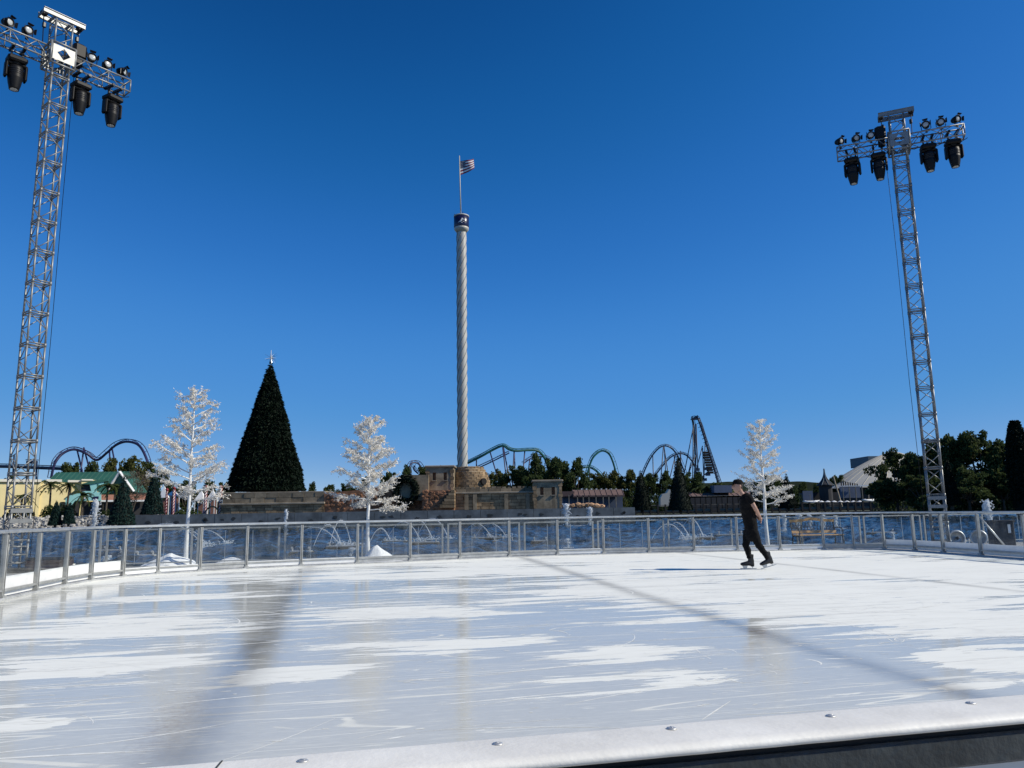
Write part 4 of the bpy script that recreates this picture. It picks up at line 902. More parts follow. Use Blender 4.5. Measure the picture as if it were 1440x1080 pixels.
# kiln-like dome behind
kd = thing('stone_dome', 'round domed stone kiln beside the foot of the observation tower', 'dome', (Px(661, 690, 116), 116, 0))
kz0, kz1 = Pz(660, 690, 116), Pz(660, 657, 116)
prof = [(3.1, ZB), (3.05, kz0), (2.9, kz0 + (kz1 - kz0) * .4), (2.45, kz0 + (kz1 - kz0) * .75), (1.9, kz1), (1.5, kz1 + .05), (0.0, kz1 + .1)]
b = MB(); b.lathe(prof, 32); core = b.build('core', 'stone2', kd)
r3 = random.Random(9); rows = 9
for r_ in range(rows):
    f = (r_ + .5) / rows; z = kz0 + (kz1 - kz0) * f; rad = np.interp(z, [p_[1] for p_ in prof[:5]], [p_[0] for p_ in prof[:5]]); n = 24
    for j in range(n):
        a = 2 * math.pi * (j + .5 * (r_ % 2)) / n
        if math.sin(a) > .35: continue
        b = MB(); L_ = 2 * math.pi * rad / n - .05; b.box((math.cos(a) * rad, math.sin(a) * rad, z), (.14 * r3.uniform(.6, 1.5), L_, (kz1 - kz0) / rows - .05), Matrix.Rotation(a, 3, 'Z')); b.build('stone_block', 'stone', core)
b = MB(); b.lathe([(.48, 0), (.48, .3), (0, .3)], 16, (2.05, -2.3, kz0 + 1.25), (.66, -.75, 0)); b.build('oven_mouth', 'dark', kd)
# wreath hung on the rampart
wc = P(570.5, 690, 109.2); wr_ = thing('wreath', 'big round dark evergreen wreath hung on the rampart wall', 'wreath', (wc.x, 109.2, wc.z))
nr = np.random.default_rng(3); n = 3600; a = nr.uniform(0, 2 * np.pi, n); rr_ = 1.42 + nr.normal(0, .24, n); cen = np.stack([np.cos(a) * rr_, nr.normal(-.1, .2, n), np.sin(a) * rr_ * 1.22], 1)
obj('foliage', quads('foliage', cen, 1, .17, nr, 'cone', .4), wr_)['kind'] = 'stuff'
b = MB(); b.tube([(1.42 * math.cos(k_ * math.pi / 16), 0, 1.73 * math.sin(k_ * math.pi / 16)) for k_ in range(33)], .36, 8); b.build('ring', 'conei', wr_, True)
# orange rocks on the ledge at the right
r4 = random.Random(8); b = MB()
for i in range(46):
    px = r4.uniform(793, 848); c = P(px, 713 - 3.2 * math.sin((px - 793) / 55 * 3.1) * r4.random() - 1, 107.5); vs, fs = rock_mesh('r', r4, r4.uniform(.25, .5), 1, .6); b._add([v + c for v in vs], fs)
o = b.build('rock_pile', 'orock'); stuff(o); tag(o, 'heap of orange rocks on the basin ledge right of the stage', 'rocks')

# ---- conical Christmas trees
def cone_tree(base, r0, H, label, seed, m_='cone', n=9000, leaf=.22, star=False, group='cone shaped Christmas trees round the lake'):
    nr = np.random.default_rng(seed); t = thing('christmas_tree', label, 'tree', base, 0, group)
    b_ = MB(); b_.tube([(0, 0, -0.2), (0, 0, .5)], .15 + r0 * .06, 10); b_.build('trunk', 'bark', t)
    b_ = MB(); b_.lathe([(r0 * .93, .25), (r0 * .95, .5), (r0 * .5, H * .48), (.02, H * .985)], 40); b_.build('core', 'conei', t, True)
    f = 1 - np.sqrt(nr.uniform(0, 1, n)) ; f = np.clip(f, 0, .995); a = nr.uniform(0, 2 * np.pi, n)
    tier = 1 + .012 * np.sin(f * H / max(.5, H / 26) * 2 * np.pi / 1.0) * 1.0
    r_ = (r0 * (1 - f) * tier * (1 + nr.normal(0, .02, n))) + nr.normal(0, leaf * .3, n) + .05 + r0 * .04 * np.array([mnoise.noise(Vector((math.cos(q_) * 2.2, math.sin(q_) * 2.2, w_ * 9 + seed))) for q_, w_ in zip(a, f)])
    cen = np.stack([np.cos(a) * r_, np.sin(a) * r_, .3 + f * H], 1); up = np.stack([np.cos(a), np.sin(a), np.full(n, -.5)], 1)
    o = obj('foliage', quads('foliage', cen, .8, leaf, nr, m_, .35, up), t); stuff(o)
    if star:
        st_ = MB(); c = Vector((0, 0, H + 1.0)); st_.lathe([(.0, -.16), (.16, 0), (0, .16)], 10, c); r_ = random.Random(1); so_ = st_.build('star', 'wpaint', t)
        for i in range(34):
            d = Vector((r_.gauss(0, 1), r_.gauss(0, .6), r_.gauss(0, 1))).normalized(); m__ = MB(); L_ = r_.uniform(.6, 1.25); m__.tube([c, c + d * L_], [.03, .01], 4); m__.build('spike', 'steel' if i % 3 else 'wpaint', so_)
        m__ = MB(); m__.tube([(0, 0, H - .3), (0, 0, H + 2.2)], [.08, .04], 6); m__.build('mast_tip', 'wpaint', t)
    return t
c = P(373, 693, 117); cone_tree((c.x + .1, 117, c.z), 5.6, 19.9, 'huge dark Christmas tree with a silver starburst on the stone terrace', 1, 'cone', 30000, .26, True)
for px, py, pyt, w_, D, m_, lab in ((170, 741, 673, 34, 100, 'teal', 'dark Christmas tree left of the basin wall end, largest of the left bank cones'), (214, 726, 664, 28, 107, 'teal', 'teal green Christmas tree rising behind the left end of the basin wall'),
        (77, 741, 706, 16, 128, 'teal', 'small Christmas tree before the rocks below the yellow building'), (96, 739, 709, 15, 128, 'teal', 'smaller of two Christmas trees before the rocks, beside the waterfall'),
        (903, 720, 664, 27, 128, 'cone', 'black looking Christmas tree at the left end of the boardwalk'), (957, 720, 640, 32, 124, 'cone', 'tallest Christmas tree on the right, in front of the coaster hills'),
        (1063, 717, 680, 22, 140, 'cone', 'dark Christmas tree directly behind the skater'), (1109, 717, 668, 26, 135, 'cone', 'dark Christmas tree right of the sparse white tree'), (1258, 714, 690, 14, 145, 'cone', 'little dark Christmas tree on the boardwalk under the shell roof'), (1339, 714, 650, 22, 90, 'cone', 'slim dark cone tree beside the right mast')):
    c = P(px, py, D); H = P(px, pyt, D).z - c.z; cone_tree((c.x, D, max(c.z, WZ + .1)), w_ * D / 1075 / 2, H, lab, px, m_, 3200, .15)

# ================================================================== OBSERVATION TOWER
tb = P(650, 660, 250); tz0, tz1 = 0.3, Pz(648.5, 326, 250)
TW = thing('observation_tower', 'tall slim white tower with spiral ribs and a navy cabin ring on top', 'tower', (tb.x + .12, 250, 0))
RT = 1.64; n = 60; rows = 420; vs = []
for i in range(rows + 1):
    z = tz0 + (tz1 - tz0) * i / rows
    for j in range(n):
        a = 2 * math.pi * j / n; ph = (6 * (a - z * 0.28)) / (2 * math.pi); ph -= math.floor(ph); r_ = RT * (0.93 + 0.115 * ph)
        vs.append((math.cos(a) * r_, math.sin(a) * r_, z))
b = MB(); b._add(vs, [(i * n + j, i * n + (j + 1) % n, (i + 1) * n + (j + 1) % n, (i + 1) * n + j) for i in range(rows) for j in range(n)]); b.build('shaft', 'shaft', TW)
for k in range(6):                                              # raised spiral ribs
    m_ = MB(); pts = [((RT + .04) * math.cos(a0), (RT + .04) * math.sin(a0), tz0 + (tz1 - tz0) * i / 300) for i in range(301) for a0 in [(tz0 + (tz1 - tz0) * i / 300) * 0.28 + k * math.pi / 3]]; m_.tube(pts, .11, 4); m_.build('spiral_rib', 'shaftd', TW, True)
zc0, zc1 = Pz(648.5, 320, 250), Pz(648.5, 306, 250)
b = MB(); b.lathe([(RT, zc0 - 1.9), (2.15, zc0 - 1.2), (2.5, zc0 - .8), (2.5, zc0 - .1)], 32); b.build('cabin_collar', 'shaft', TW, True)
b = MB(); b.lathe([(2.55, zc0 - .1), (2.6, zc0), (2.6, zc1), (2.5, zc1 + .05)], 32); cab = b.build('cabin', 'navy', TW, True)
b = MB(); b.lathe([(2.5, zc1 + .05), (2.68, zc1 + .15), (2.66, zc1 + .5), (1.8, zc1 + .75), (0, zc1 + .85)], 32); b.build('roof_rim', 'shaft', TW, True)
b = MB()                                                       # pale emblem on the navy ring
for pts in ([(-.95, .55), (-.2, 1.25), (.1, 1.9), (.5, 1.55), (1.0, .95), (1.3, .6), (.5, .75), (.1, 1.05), (-.3, .7)], [(-1.3, .35), (0, .62), (1.2, .3), (0, .48)]):
    vs = []
    for rr_ in (2.605, 2.66):
        for x_, z_ in pts: a = -math.pi / 2 + x_ * 1.35 / 2.6 + 0.1; vs.append((math.cos(a) * rr_, math.sin(a) * rr_, zc0 + .2 + z_ * 1.25))
    m = len(pts); b._add(vs, [tuple(range(m, 2 * m))] + [(i, (i + 1) % m, (i + 1) % m + m, i + m) for i in range(m)])
b.build('emblem', 'wpaint', cab)
for a in (0.4, 1.9, 3.3, 5.0):
    m_ = MB(); m_.tube([(2.3 * math.cos(a), 2.3 * math.sin(a), zc1 + .6), (2.3 * math.cos(a), 2.3 * math.sin(a), zc1 + 1.25)], .13, 6); m_.build('beacon', 'black2', TW)
zf = Pz(645.5, 219, 250); fx = Px(646.2, 250, 250) - TW.location.x
b = MB(); b.tube([(fx * .3, 0, zc1 + .7), (fx * .7, 0, (zc1 + zf) / 2), (fx, 0, zf)], [.24, .2, .15], 8); b.build('flag_pole', 'shaft', TW, True)
# flag
fl = thing('flag', 'striped red and white flag with blue canton flying from the tower', 'flag', (TW.location.x + fx + .2, 250, zf - 7.2))
def flag():
    W_, H_ = 5.0, 5.2; nu, nv = 20, 9
    def pt(u, v): return Vector((W_ * u * (1 - .06 * v), .45 * math.sin(u * 6 + v * 1.5) * u, H_ * v * (1 - .28 * u) + 1.9 * u * u * .55 - .9 * u * (1 - v) * 0 + .35 * math.sin(u * 5 + 1) * u + 1.55 * u))
    st_, cn = [MB(), MB()], MB()
    for j in range(nv):
        for i in range(nu):
            q_ = [pt(i / nu, j / nv), pt((i + 1) / nu, j / nv), pt((i + 1) / nu, (j + 1) / nv), pt(i / nu, (j + 1) / nv)]; tgt = cn if (j >= 4 and i < 8) else st_[j % 2]
            tgt._add(q_ + [v + Vector((0, .03, 0)) for v in q_], [(0, 1, 2, 3), (7, 6, 5, 4)])
    st_[0].build('red_stripes', 'red', fl); st_[1].build('white_stripes', 'wpaint', fl); o = cn.build('canton', 'navy', fl)
    m_ = MB()
    for r_ in range(5):
        for c_ in range(5):
            v = pt((.6 + 1.6 * c_) / nu, (4.5 + .95 * r_) / nv)
            m_._add([v + Vector((math.cos(a) * (.16 if k % 2 == 0 else .07), -.03, math.sin(a) * (.16 if k % 2 == 0 else .07))) for k in range(10) for a in [math.pi / 2 + k * math.pi / 5]], [tuple(range(10))])
    stuff(m_.build('stars', 'wpaint', o))
flag()

# ================================================================== ROLLER COASTERS
def cr(pts, n=6):
    out = []; p = [pts[0]] + pts + [pts[-1]]
    for i in range(1, len(p) - 2):
        for k in range(n):
            t_ = k / n; a, b_, c, d = (Vector(q_) for q_ in p[i - 1:i + 3]); out.append(.5 * ((2 * b_) + (c - a) * t_ + (2 * a - 5 * b_ + 4 * c - d) * t_ ** 2 + (3 * b_ - a - 3 * c + d) * t_ ** 3))
    out.append(Vector(pts[-1])); return out
def coaster(label, runs, D, m_, sup_m, supports, rs=.55, rail=.16, gauge=1.1, name='roller_coaster', ties=3, below=True):
    """runs: lists of (px, py, depth offset)"""
    allp = [P(px, py, D + dz) for r_ in runs for px, py, dz in r_]; cx = sum(p_.x for p_ in allp) / len(allp); org = Vector((cx, D, 0))
    t = thing(name, label, 'roller coaster', org)
    for r_ in runs:
        path = [p_ - org for p_ in cr([P(px, py, D + dz) for px, py, dz in r_])]
        m1 = MB(); m1.tube(path, rs * .68, 8); tr = m1.build('track_spine', m_, t, True)
        L_, R_, tm = [], [], MB()
        for i, p_ in enumerate(path):
            tg = (path[min(i + 1, len(path) - 1)] - path[max(i - 1, 0)]).normalized(); side = tg.cross(Vector((0, 0, 1))); side = side.normalized() if side.length > .05 else Vector((0, 1, 0)); up = side.cross(tg)
            off = up * .85
            g_ = gauge * .65; L_.append(p_ + off + side * g_); R_.append(p_ + off - side * g_)
            if i % ties == 0: tm.tube([p_, p_ + off + side * g_], .07, 4); tm.tube([p_, p_ + off - side * g_], .07, 4)
        for q_ in (L_, R_): m2 = MB(); m2.tube(q_, rail * .6, 5); m2.build('rail', m_, tr, True)
        stuff(tm.build('cross_ties', m_, tr))
    for px, py, bx, by, dz in supports:
        a = P(px, py, D + dz) - org; c = P(bx, by, D + dz) - org
        if c.z > 1: c = a.lerp(c, (a.z - .3) / max(.1, a.z - c.z)) if a.z - c.z > 1 else c
        m3 = MB(); m3.tube([a, c], .27, 7); m3.build('support_column', sup_m, t, True)
    return t
coaster('indigo flying coaster with two humps above the green roof on the left', [[(72, 672, 0), (77, 652, 0), (88, 638, 2), (104, 632, 4), (122, 638, 6), (136, 647, 8), (150, 637, 6), (163, 626, 4), (179, 621, 2), (196, 627, 0), (207, 648, -3), (211, 672, -6)]],
        260, 'blueT', 'blueT', [(108, 631, 117, 668, 6), (118, 629, 113, 668, 6), (154, 632, 155, 668, 5), (157, 628, 165, 668, 8), (118, 630, 128, 668, 7)], .62, .22)
coaster('flat blue coaster station track beyond the left mast', [[(-40, 656, 0), (10, 656, 0), (60, 658, 0), (108, 660, 4)], [(38, 650, 2), (52, 650, 2)]], 265, 'navyT', 'navyT', [(40, 650, 40, 672, 0), (52, 649, 51, 672, 0), (20, 640, 18, 672, 0), (-8, 656, -8, 672, 0)], .8, .2, 1.3)
coaster('teal topped coaster with indigo legs rising right of the tower', [[(620, 668, 6), (640, 659, 4), (658, 651, 2), (676, 642, 0), (694, 632, 0), (707, 627, 0), (716, 632, 1), (726, 634, 2), (742, 633, 4), (756, 634, 6), (765, 643, 8), (772, 658, 10)]],
        320, 'tealT', 'blueT', [(670, 646, 670, 672, 2), (689, 635, 700, 672, 0), (707, 629, 712, 672, 0), (708, 629, 716, 672, 4), (723, 634, 721, 672, 2), (738, 634, 735, 672, 4), (723, 634, 725, 672, 6), (755, 635, 755, 672, 6)], .75, .22)
coaster('low indigo coaster curve among the oaks left of the arch', [[(664, 662, 10), (690, 650, 8), (716, 637, 6)], [(736, 652, 0), (748, 644, 2), (760, 642, 4), (772, 646, 6), (786, 660, 9)]], 332, 'blueT', 'blueT', [(760, 643, 760, 672, 4), (745, 646, 742, 672, 2)], .4, .18)
coaster('teal coaster arch standing above the olive trees', [[(826, 668, 0), (829, 655, 0), (835, 642, 0), (846, 634, 1), (856, 638, 2), (862, 650, 3), (867, 668, 4)], [(818, 658, 0), (828, 657, 3), (838, 662, 5), (848, 672, 7)]], 325, 'tealT', 'navyT', [(829, 655, 829, 672, 0), (864, 655, 864, 672, 4)], .6, .2)
coaster('small blue coaster coil left of the square turret', [[(576, 668, 0), (576, 657, 1), (580, 651, 2), (588, 652, 4), (594, 660, 6), (599, 668, 8)], [(583, 655, 3), (582, 660, 4), (588, 666, 5)]], 300, 'blueT', 'blueT', [(577, 660, 577, 672, 0)], .45, .2)
coaster('dark blue coaster camel hills on the right', [[(903, 672, 0), (908, 658, 0), (917, 641, 0), (927, 630, 0), (936, 627, 1), (946, 632, 2), (955, 645, 4), (963, 665, 6)], [(916, 676, 8), (928, 660, 9), (942, 644, 10), (955, 638, 11), (966, 641, 12), (976, 654, 13), (982, 676, 14)]],
        400, 'navyT', 'navyT', [(918, 641, 919, 676, 0), (933, 628, 929, 676, 0), (934, 628, 937, 676, 3), (934, 629, 941, 676, 6), (950, 640, 941, 676, 4), (948, 640, 951, 676, 8), (972, 650, 965, 676, 12), (957, 638, 955, 676, 9), (957, 634, 959, 676, 9)], .55, .2, 1.1, ties=2)
def lift_hill():
    t = coaster('dark blue coaster lift hill, tallest peak on the right skyline', [[(974, 590, 4), (978, 587, 2), (982, 590, 0), (988, 607, 0), (995, 630, 0), (1003, 655, 0), (1010, 680, 0)], [(974, 590, 6), (976, 602, 8), (977, 625, 9), (978, 650, 10), (976, 676, 12)]],
                410, 'navyT', 'navyT', [(976, 596, 961, 672, 2), (975, 600, 974, 676, 4), (978, 596, 983, 680, 2), (979, 596, 982, 676, -4), (988, 627, 978, 665, 0), (988, 630, 990, 678, 0), (978, 640, 966, 672, 4), (999, 660, 988, 670, 0), (992, 615, 990, 672, 4)], .75, .22, 1.2, ties=1)
    o = t.location; b_ = MB()                                        # stair railing along the drop
    top, bot = P(984, 588, 408) - o, P(1015, 680, 408) - o
    b_.tube([top, bot], .22, 5)
    for k in range(18):
        f = k / 17; a = top.lerp(bot, f); b_.tube([a, a + Vector((-2.2, 0, -1.0))], .16, 4)
    b_.build('stair_rail', 'navyT', t)
    b_ = MB(); c = P(977.5, 590, 410) - o
    b_.box(c + Vector((-.4, 0, .2)), (3.6, 3, .5)); b_.box(c + Vector((-1.6, 0, 1.0)), (.25, 3, 1.6)); b_.box(c + Vector((1.2, 0, 1.2)), (.25, 3, 2.0)); b_.build('crest_platform', 'navyT', t)
    b_ = MB(); a, c = P(995, 637, 410) - o, P(1002, 665, 410) - o; L_ = (c - a).length
    for k in range(9): q_ = a.lerp(c, k / 8); b_.box(q_ + Vector((-1.1, 0, .2)), (3.0, 2.2, 1.1))
    b_.build('train', 'dark', t)
    b_ = MB(); c = P(986, 668, 410) - o
    for k in range(10): b_.box(c + Vector((random.Random(k).uniform(-4, 5), 0, random.Random(k + 50).uniform(-3, 3.5))), (2.2, 2, 1.4))
    stuff(b_.build('machinery', 'navyT', t))
lift_hill()

# ================================================================== TREES
def crown_tree(seed, H=12.0, W=11.0, n=9500, leaf=.30, m_='oak', nl=20, trunk=True):
    r = random.Random(seed); nr = np.random.default_rng(seed); b_ = MB()
    b_.tube([(0, 0, -0.5), (.1, 0, H * .2), (.15, .1, H * .42)], [.42, .32, .24], 8); tips = []
    for k in range(nl):
        a = k * 2.4 + r.uniform(-.4, .4); rad = W / 2 * r.uniform(.35, .92) * (.9 if k < nl - 3 else .35); z = H * r.uniform(.16, .84) if k < nl - 3 else H * r.uniform(.82, .95)
        z = min(z, H * (1 - .35 * (rad / (W / 2)) ** 2) - H * .04); p1 = Vector((math.cos(a) * rad, math.sin(a) * rad, z)); tips.append(p1)
        b_.tube([(.1, .05, H * .3), p1 * .5 + Vector((0, 0, H * .06)), p1], [.2, .12, .04], 5)
    me_t = b_.mesh('trunk', 'bark', True); cen = []
    per = n // len(tips)
    for tip in tips:
        for _ in range(4):
            c = tip + Vector((r.gauss(0, W * .075), r.gauss(0, W * .075), r.gauss(0, H * .05))); s_ = W * r.uniform(.06, .135)
            q_ = nr.normal(size=(per // 4, 3)); q_ /= np.linalg.norm(q_, axis=1)[:, None]; q_ *= (nr.uniform(.25, 1.12, (per // 4, 1)) ** .6) * s_; q_[:, 2] *= .75; cen.append(q_ + np.array(c))
    cen = np.concatenate(cen); return me_t, quads('crown', cen, 1, leaf, nr, m_, .62)
VAR = [crown_tree(21, 12, 11, m_='oak'), crown_tree(22, 12, 12, m_='oak3'), crown_tree(23, 12, 10, m_='oak2'), crown_tree(24, 12, 13, m_='oak'), crown_tree(25, 12, 11, m_='oak3'), crown_tree(26, 12, 12, m_='oak2', nl=22)]
def tree(px, pyt, wpx, D, v, label, z0=.3, group='trees beyond the lake', seed=0):
    H = Pz(px, pyt, D) - z0; W = wpx * D / 1075; x = Px(px, 700, D)
    t = thing('oak_tree', label, 'tree', (x, D, z0), (px * 7.7) % 6.28, group); me_t, me_c = VAR[v % 6]; W0 = (11, 12, 10, 13, 11, 12)[v % 6]
    t.scale = (W / W0, W / W0, H / 12.0); obj('trunk', me_t, t); stuff(obj('crown', me_c, t)); return t
L = 'leafy tree '
for a in ((98, 652, 46, 205, 0, L + 'under the left hump of the indigo coaster'), (128, 655, 44, 210, 3, L + 'under the dip of the indigo coaster'), (152, 648, 46, 205, 2, L + 'behind the gable, under the dip between the coaster humps'), (180, 645, 50, 200, 5, 'olive tree under the tall right coaster hump'), (207, 650, 40, 205, 0, 'tree at the right foot of the indigo coaster'),
          (232, 668, 40, 190, 1, 'dark tree behind the tall white tree, on its left'), (262, 676, 42, 185, 4, 'dark tree directly behind the trunk of the tall white tree'), (292, 680, 40, 180, 1, 'dark tree between the white tree and the huge Christmas tree'), (318, 678, 30, 185, 4, 'dark tree touching the left edge of the huge Christmas tree'), (50, 676, 50, 210, 0, 'tree behind the yellow building, by the left mast'), (15, 676, 50, 210, 1, 'tree left of the left mast behind the yellow building'),
          (440, 683, 26, 230, 1, 'low tree right beside the huge Christmas tree base'), (462, 682, 26, 235, 0, 'low tree left of the dense white tree on the skyline'), (487, 680, 28, 240, 4, 'low tree behind the left boughs of the dense white tree'), (515, 676, 30, 240, 1, 'low tree behind the dense white tree trunk'), (545, 664, 36, 235, 4, 'tree just right of the dense white tree'), (570, 661, 34, 240, 1, 'tree left of the blue coaster coil'), (596, 657, 34, 240, 0, 'tree behind the blue coil and the left turret'), (622, 655, 30, 240, 4, 'tree behind the square left turret'),
          (686, 668, 36, 185, 2, 'olive bushy tree right of the stone dome'), (704, 662, 36, 190, 5, 'olive tree under the teal coaster crest'), (730, 655, 46, 185, 4, 'dark oak under the teal coaster, left of centre'), (757, 646, 52, 180, 1, 'broad dark oak behind the right turret'), (786, 643, 54, 182, 4, 'tallest dark oak, behind and right of the right turret'), (812, 652, 50, 180, 1, 'dark oak left of the teal arch'),
          (838, 668, 40, 186, 2, 'olive tree under the teal arch'), (862, 664, 42, 185, 5, 'olive tree right of the teal arch'), (886, 663, 40, 186, 2, 'olive oak left of the black looking Christmas tree'), (912, 666, 40, 185, 4, 'oak below the first camel hill'), (936, 668, 38, 186, 1, 'oak between the two right Christmas trees'), (962, 664, 36, 187, 4, 'oak behind the tallest right Christmas tree'), (984, 670, 36, 186, 1, 'oak below the coaster lift hill'),
          (1088, 668, 40, 200, 4, 'dark round tree behind the sparse white tree'), (1130, 682, 34, 210, 1, 'low tree right of the sparse white tree'), (1178, 668, 26, 215, 4, 'small tree between the swept spire and the shell roof'), (1150, 684, 30, 205, 1, 'low dark tree left of the swept spire'),
          (1262, 640, 62, 124, 1, 'dark oak overlapping the shell roof'), (1290, 636, 56, 122, 4, 'dark oak left of the right mast'), (1318, 628, 54, 120, 1, 'dark oak behind the right mast'), (1346, 610, 66, 116, 4, 'tall oak right of the right mast'), (1380, 608, 70, 114, 0, 'tallest oak of the right clump'), (1414, 618, 60, 113, 4, 'oak beside the black cypress'), (1440, 640, 60, 112, 1, 'oak at the right edge behind the cypress'), (1300, 668, 60, 112, 4, 'low dark tree at the water behind the right mast'), (1362, 664, 70, 110, 1, 'low dark tree at the water right of the right mast'), (1410, 664, 60, 110.5, 4, 'low dark tree at the water by the cypress'), (1245, 672, 40, 128, 4, 'low tree at the foot of the shell roof')):
    tree(*a)
# far skyline wood
nr = np.random.default_rng(77); n = 26000; cx = nr.uniform(-420, 420, n); cy = nr.uniform(520, 620, n); hz = 5.5 + 3.5 * np.array([mnoise.noise(Vector((x_ * .03, 1.7, 0))) for x_ in cx]); cz = nr.uniform(0, 1, n) ** .6 * hz
o = obj('distant_wood', quads('distant_wood', np.stack([cx, cy, cz], 1), 1, 1.1, nr, 'oak3', .7)); stuff(o); tag(o, 'dark distant line of trees along the horizon', 'wood')
# cypress at the right edge
c = P(1437, 715, 88); H = Pz(1437, 588, 88); nr = np.random.default_rng(4); t = thing('cypress_tree', 'tall black columnar cypress cut by the right edge of the picture', 'tree', (c.x + .35, 88, -.3))
n = 9000; f = nr.uniform(0, 1, n); a = nr.uniform(0, 6.28, n); r_ = 1.35 * np.sin(np.pi * (f * .86 + .10)) ** .6 * (.9 + nr.normal(0, .09, n)); obj('crown', quads('crown', np.stack([np.cos(a) * r_, np.sin(a) * r_, f * H], 1), 1, .17, nr, 'cone', .5), t)['kind'] = 'stuff'
b = MB(); b.lathe([(.9, .2), (1.15, H * .4), (.8, H * .75), (.1, H * .97)], 16); b.build('core', 'conei', t, True); b = MB(); b.tube([(0, 0, -.5), (0, 0, 1)], .2, 8); b.build('trunk', 'bark', t)
# palms
def palm(px, pyt, D, label, seed, spread=2.0):
    r = random.Random(seed); H = Pz(px, pyt, D) - .3; t = thing('palm_tree', label, 'palm', (Px(px, 700, D), D, .3), r.uniform(0, 6), 'palms round the lake')
    lean = Vector((r.uniform(-.4, .4), r.uniform(-.2, .2), 0)); b_ = MB(); b_.tube([lean * (i / 6) ** 2 + Vector((0, 0, H * .86 * i / 6)) for i in range(7)], [.22 - .012 * i for i in range(7)], 8); b_.build('trunk', 'bark', t, True)
    top = lean + Vector((0, 0, H * .86))
    for k in range(17):
        a = k * 2.4; el = r.uniform(-.25, 1.2); L_ = spread * r.uniform(.8, 1.15); pts = []
        for i in range(8):
            s_ = i / 7; pts.append(top + Vector((math.cos(a) * L_ * s_ * math.cos(el * (1 - .3 * s_)), math.sin(a) * L_ * s_ * math.cos(el * (1 - .3 * s_)), L_ * (math.sin(el) * s_ - .75 * s_ * s_))))
        m__ = MB()
        side = Vector((-math.sin(a), math.cos(a), 0))
        for i in range(1, 8):
            for sg in (-1, 1):
                for o_ in (0, .5):
                    p_ = pts[i - 1].lerp(pts[i], o_); tipv = p_ + side * sg * (.42 * (1.1 - i / 9)) * spread / 2 + (pts[i] - pts[i - 1]) * .9 + Vector((0, 0, -.16)); w_ = (pts[i] - pts[i - 1]) * .75
                    m__._add([p_ - w_ * .5, p_ + w_ * .5, tipv], [(0, 1, 2)])
        m__.build('frond', 'palm', t)
for i, (px, pyt, D, lab) in enumerate(((71, 673, 143, 'left of two palms before the yellow building'), (95, 674, 143, 'right of two palms before the yellow building'), (150, 675, 142, 'left of two palms before the turquoise front'), (161, 677, 143, 'right of two palms before the turquoise front'), (30, 692, 142, 'low palm by the left mast'), (116, 690, 141.5, 'short palm by the turquoise canopy'),
        (985, 684, 168, 'leftmost palm of the row below the coaster lift hill'), (995, 680, 168, 'second palm of the row below the coaster lift hill'), (1005, 677, 168, 'third palm of the row, tallest, left of the skater'), (1015, 677, 169, 'fourth palm of the row beside the skater'), (1024, 682, 168, 'palm right behind the skater cap'), (976, 686, 168, 'small palm right of the tallest right Christmas tree'))): palm(px, pyt, D, lab, 100 + i, 2.5)
# bare tree
def bare_tree():
    r = random.Random(5); D = 139; base = P(186, 724, D); t = thing('bare_tree', 'bare brown branching tree left of the teal Christmas tree', 'tree', (base.x, D, .3)); H = Pz(186, 662, D) - .3; b_ = MB(); tips = []
    def grow(p, d, L_, r_, dep):
        q_ = p + d * L_; b_.tube([p, p.lerp(q_, .5) + Vector((r.gauss(0, .05), r.gauss(0, .05), 0)) * L_, q_], [r_, r_ * .8, r_ * .6], 5)
        if dep == 0: tips.append(q_); return
        for _ in range(3 if dep > 1 else 4): grow(q_, (d + Vector((r.gauss(0, .55), r.gauss(0, .55), r.gauss(.1, .3)))).normalized(), L_ * r.uniform(.6, .85), r_ * .55, dep - 1)
    grow(Vector((0, 0, -.2)), Vector((0.05, 0, 1)), H * .32, .2, 4); b_.build('trunk', 'bark', t); nr = np.random.default_rng(2)
    cen = np.array([tuple(tips[i % len(tips)]) for i in range(2600)]) + nr.normal(0, .35, (2600, 3)); stuff(obj('crown', quads('crown', cen, 1, .14, nr, 'twig', .3), t))
bare_tree()

# ================================================================== LEFT BANK BUILDINGS
def bld(name, label, px, D, cat='building'): return thing(name, label, cat, (Px(px, 700, D), D, .3))
def wbox(t, name, m_, px0, px1, pyt, pyb, D, depth, parent=None, y=0.0, zb=None):
    x0, x1 = Px(px0, 700, D), Px(px1, 700, D); z1 = Pz((px0 + px1) / 2, pyt, D); z0 = zb if zb is not None else Pz((px0 + px1) / 2, pyb, D)
    b_ = MB(); o_ = t.location; b_.box(((x0 + x1) / 2 - o_.x, y + depth / 2, (z0 + z1) / 2 - o_.z), (x1 - x0, depth, z1 - z0)); return b_.build(name, m_, parent or t)
yb = bld('yellow_building', 'long pale yellow stucco building behind the left mast', 50, 150); yb.rotation_euler.z = R(38); yb.scale.x = 1.28
wl = wbox(yb, 'wall', 'yell', -30, 54, 678, 724, 150, 14, zb=.2); wbox(yb, 'wall', 'yell', 54, 95, 677, 724, 150, 13, y=.5, zb=.2); wbox(yb, 'tower_block', 'yell', 93, 108, 673.5, 724, 150, 10, y=-.6, zb=.2); wbox(yb, 'wall', 'yell', 108, 111.5, 690, 724, 150, 8, y=.3, zb=.2)
wbox(yb, 'parapet', 'cream', -30, 54, 675, 678.6, 150, .9, y=-.45); wbox(yb, 'parapet', 'cream', 59, 74, 673.6, 677, 150, .8, y=.1); wbox(yb, 'parapet', 'cream', 80, 93, 674, 677, 150, .8, y=.1); wbox(yb, 'cornice', 'cream', 92.6, 104, 672.5, 674.5, 150, .8, y=-.9)
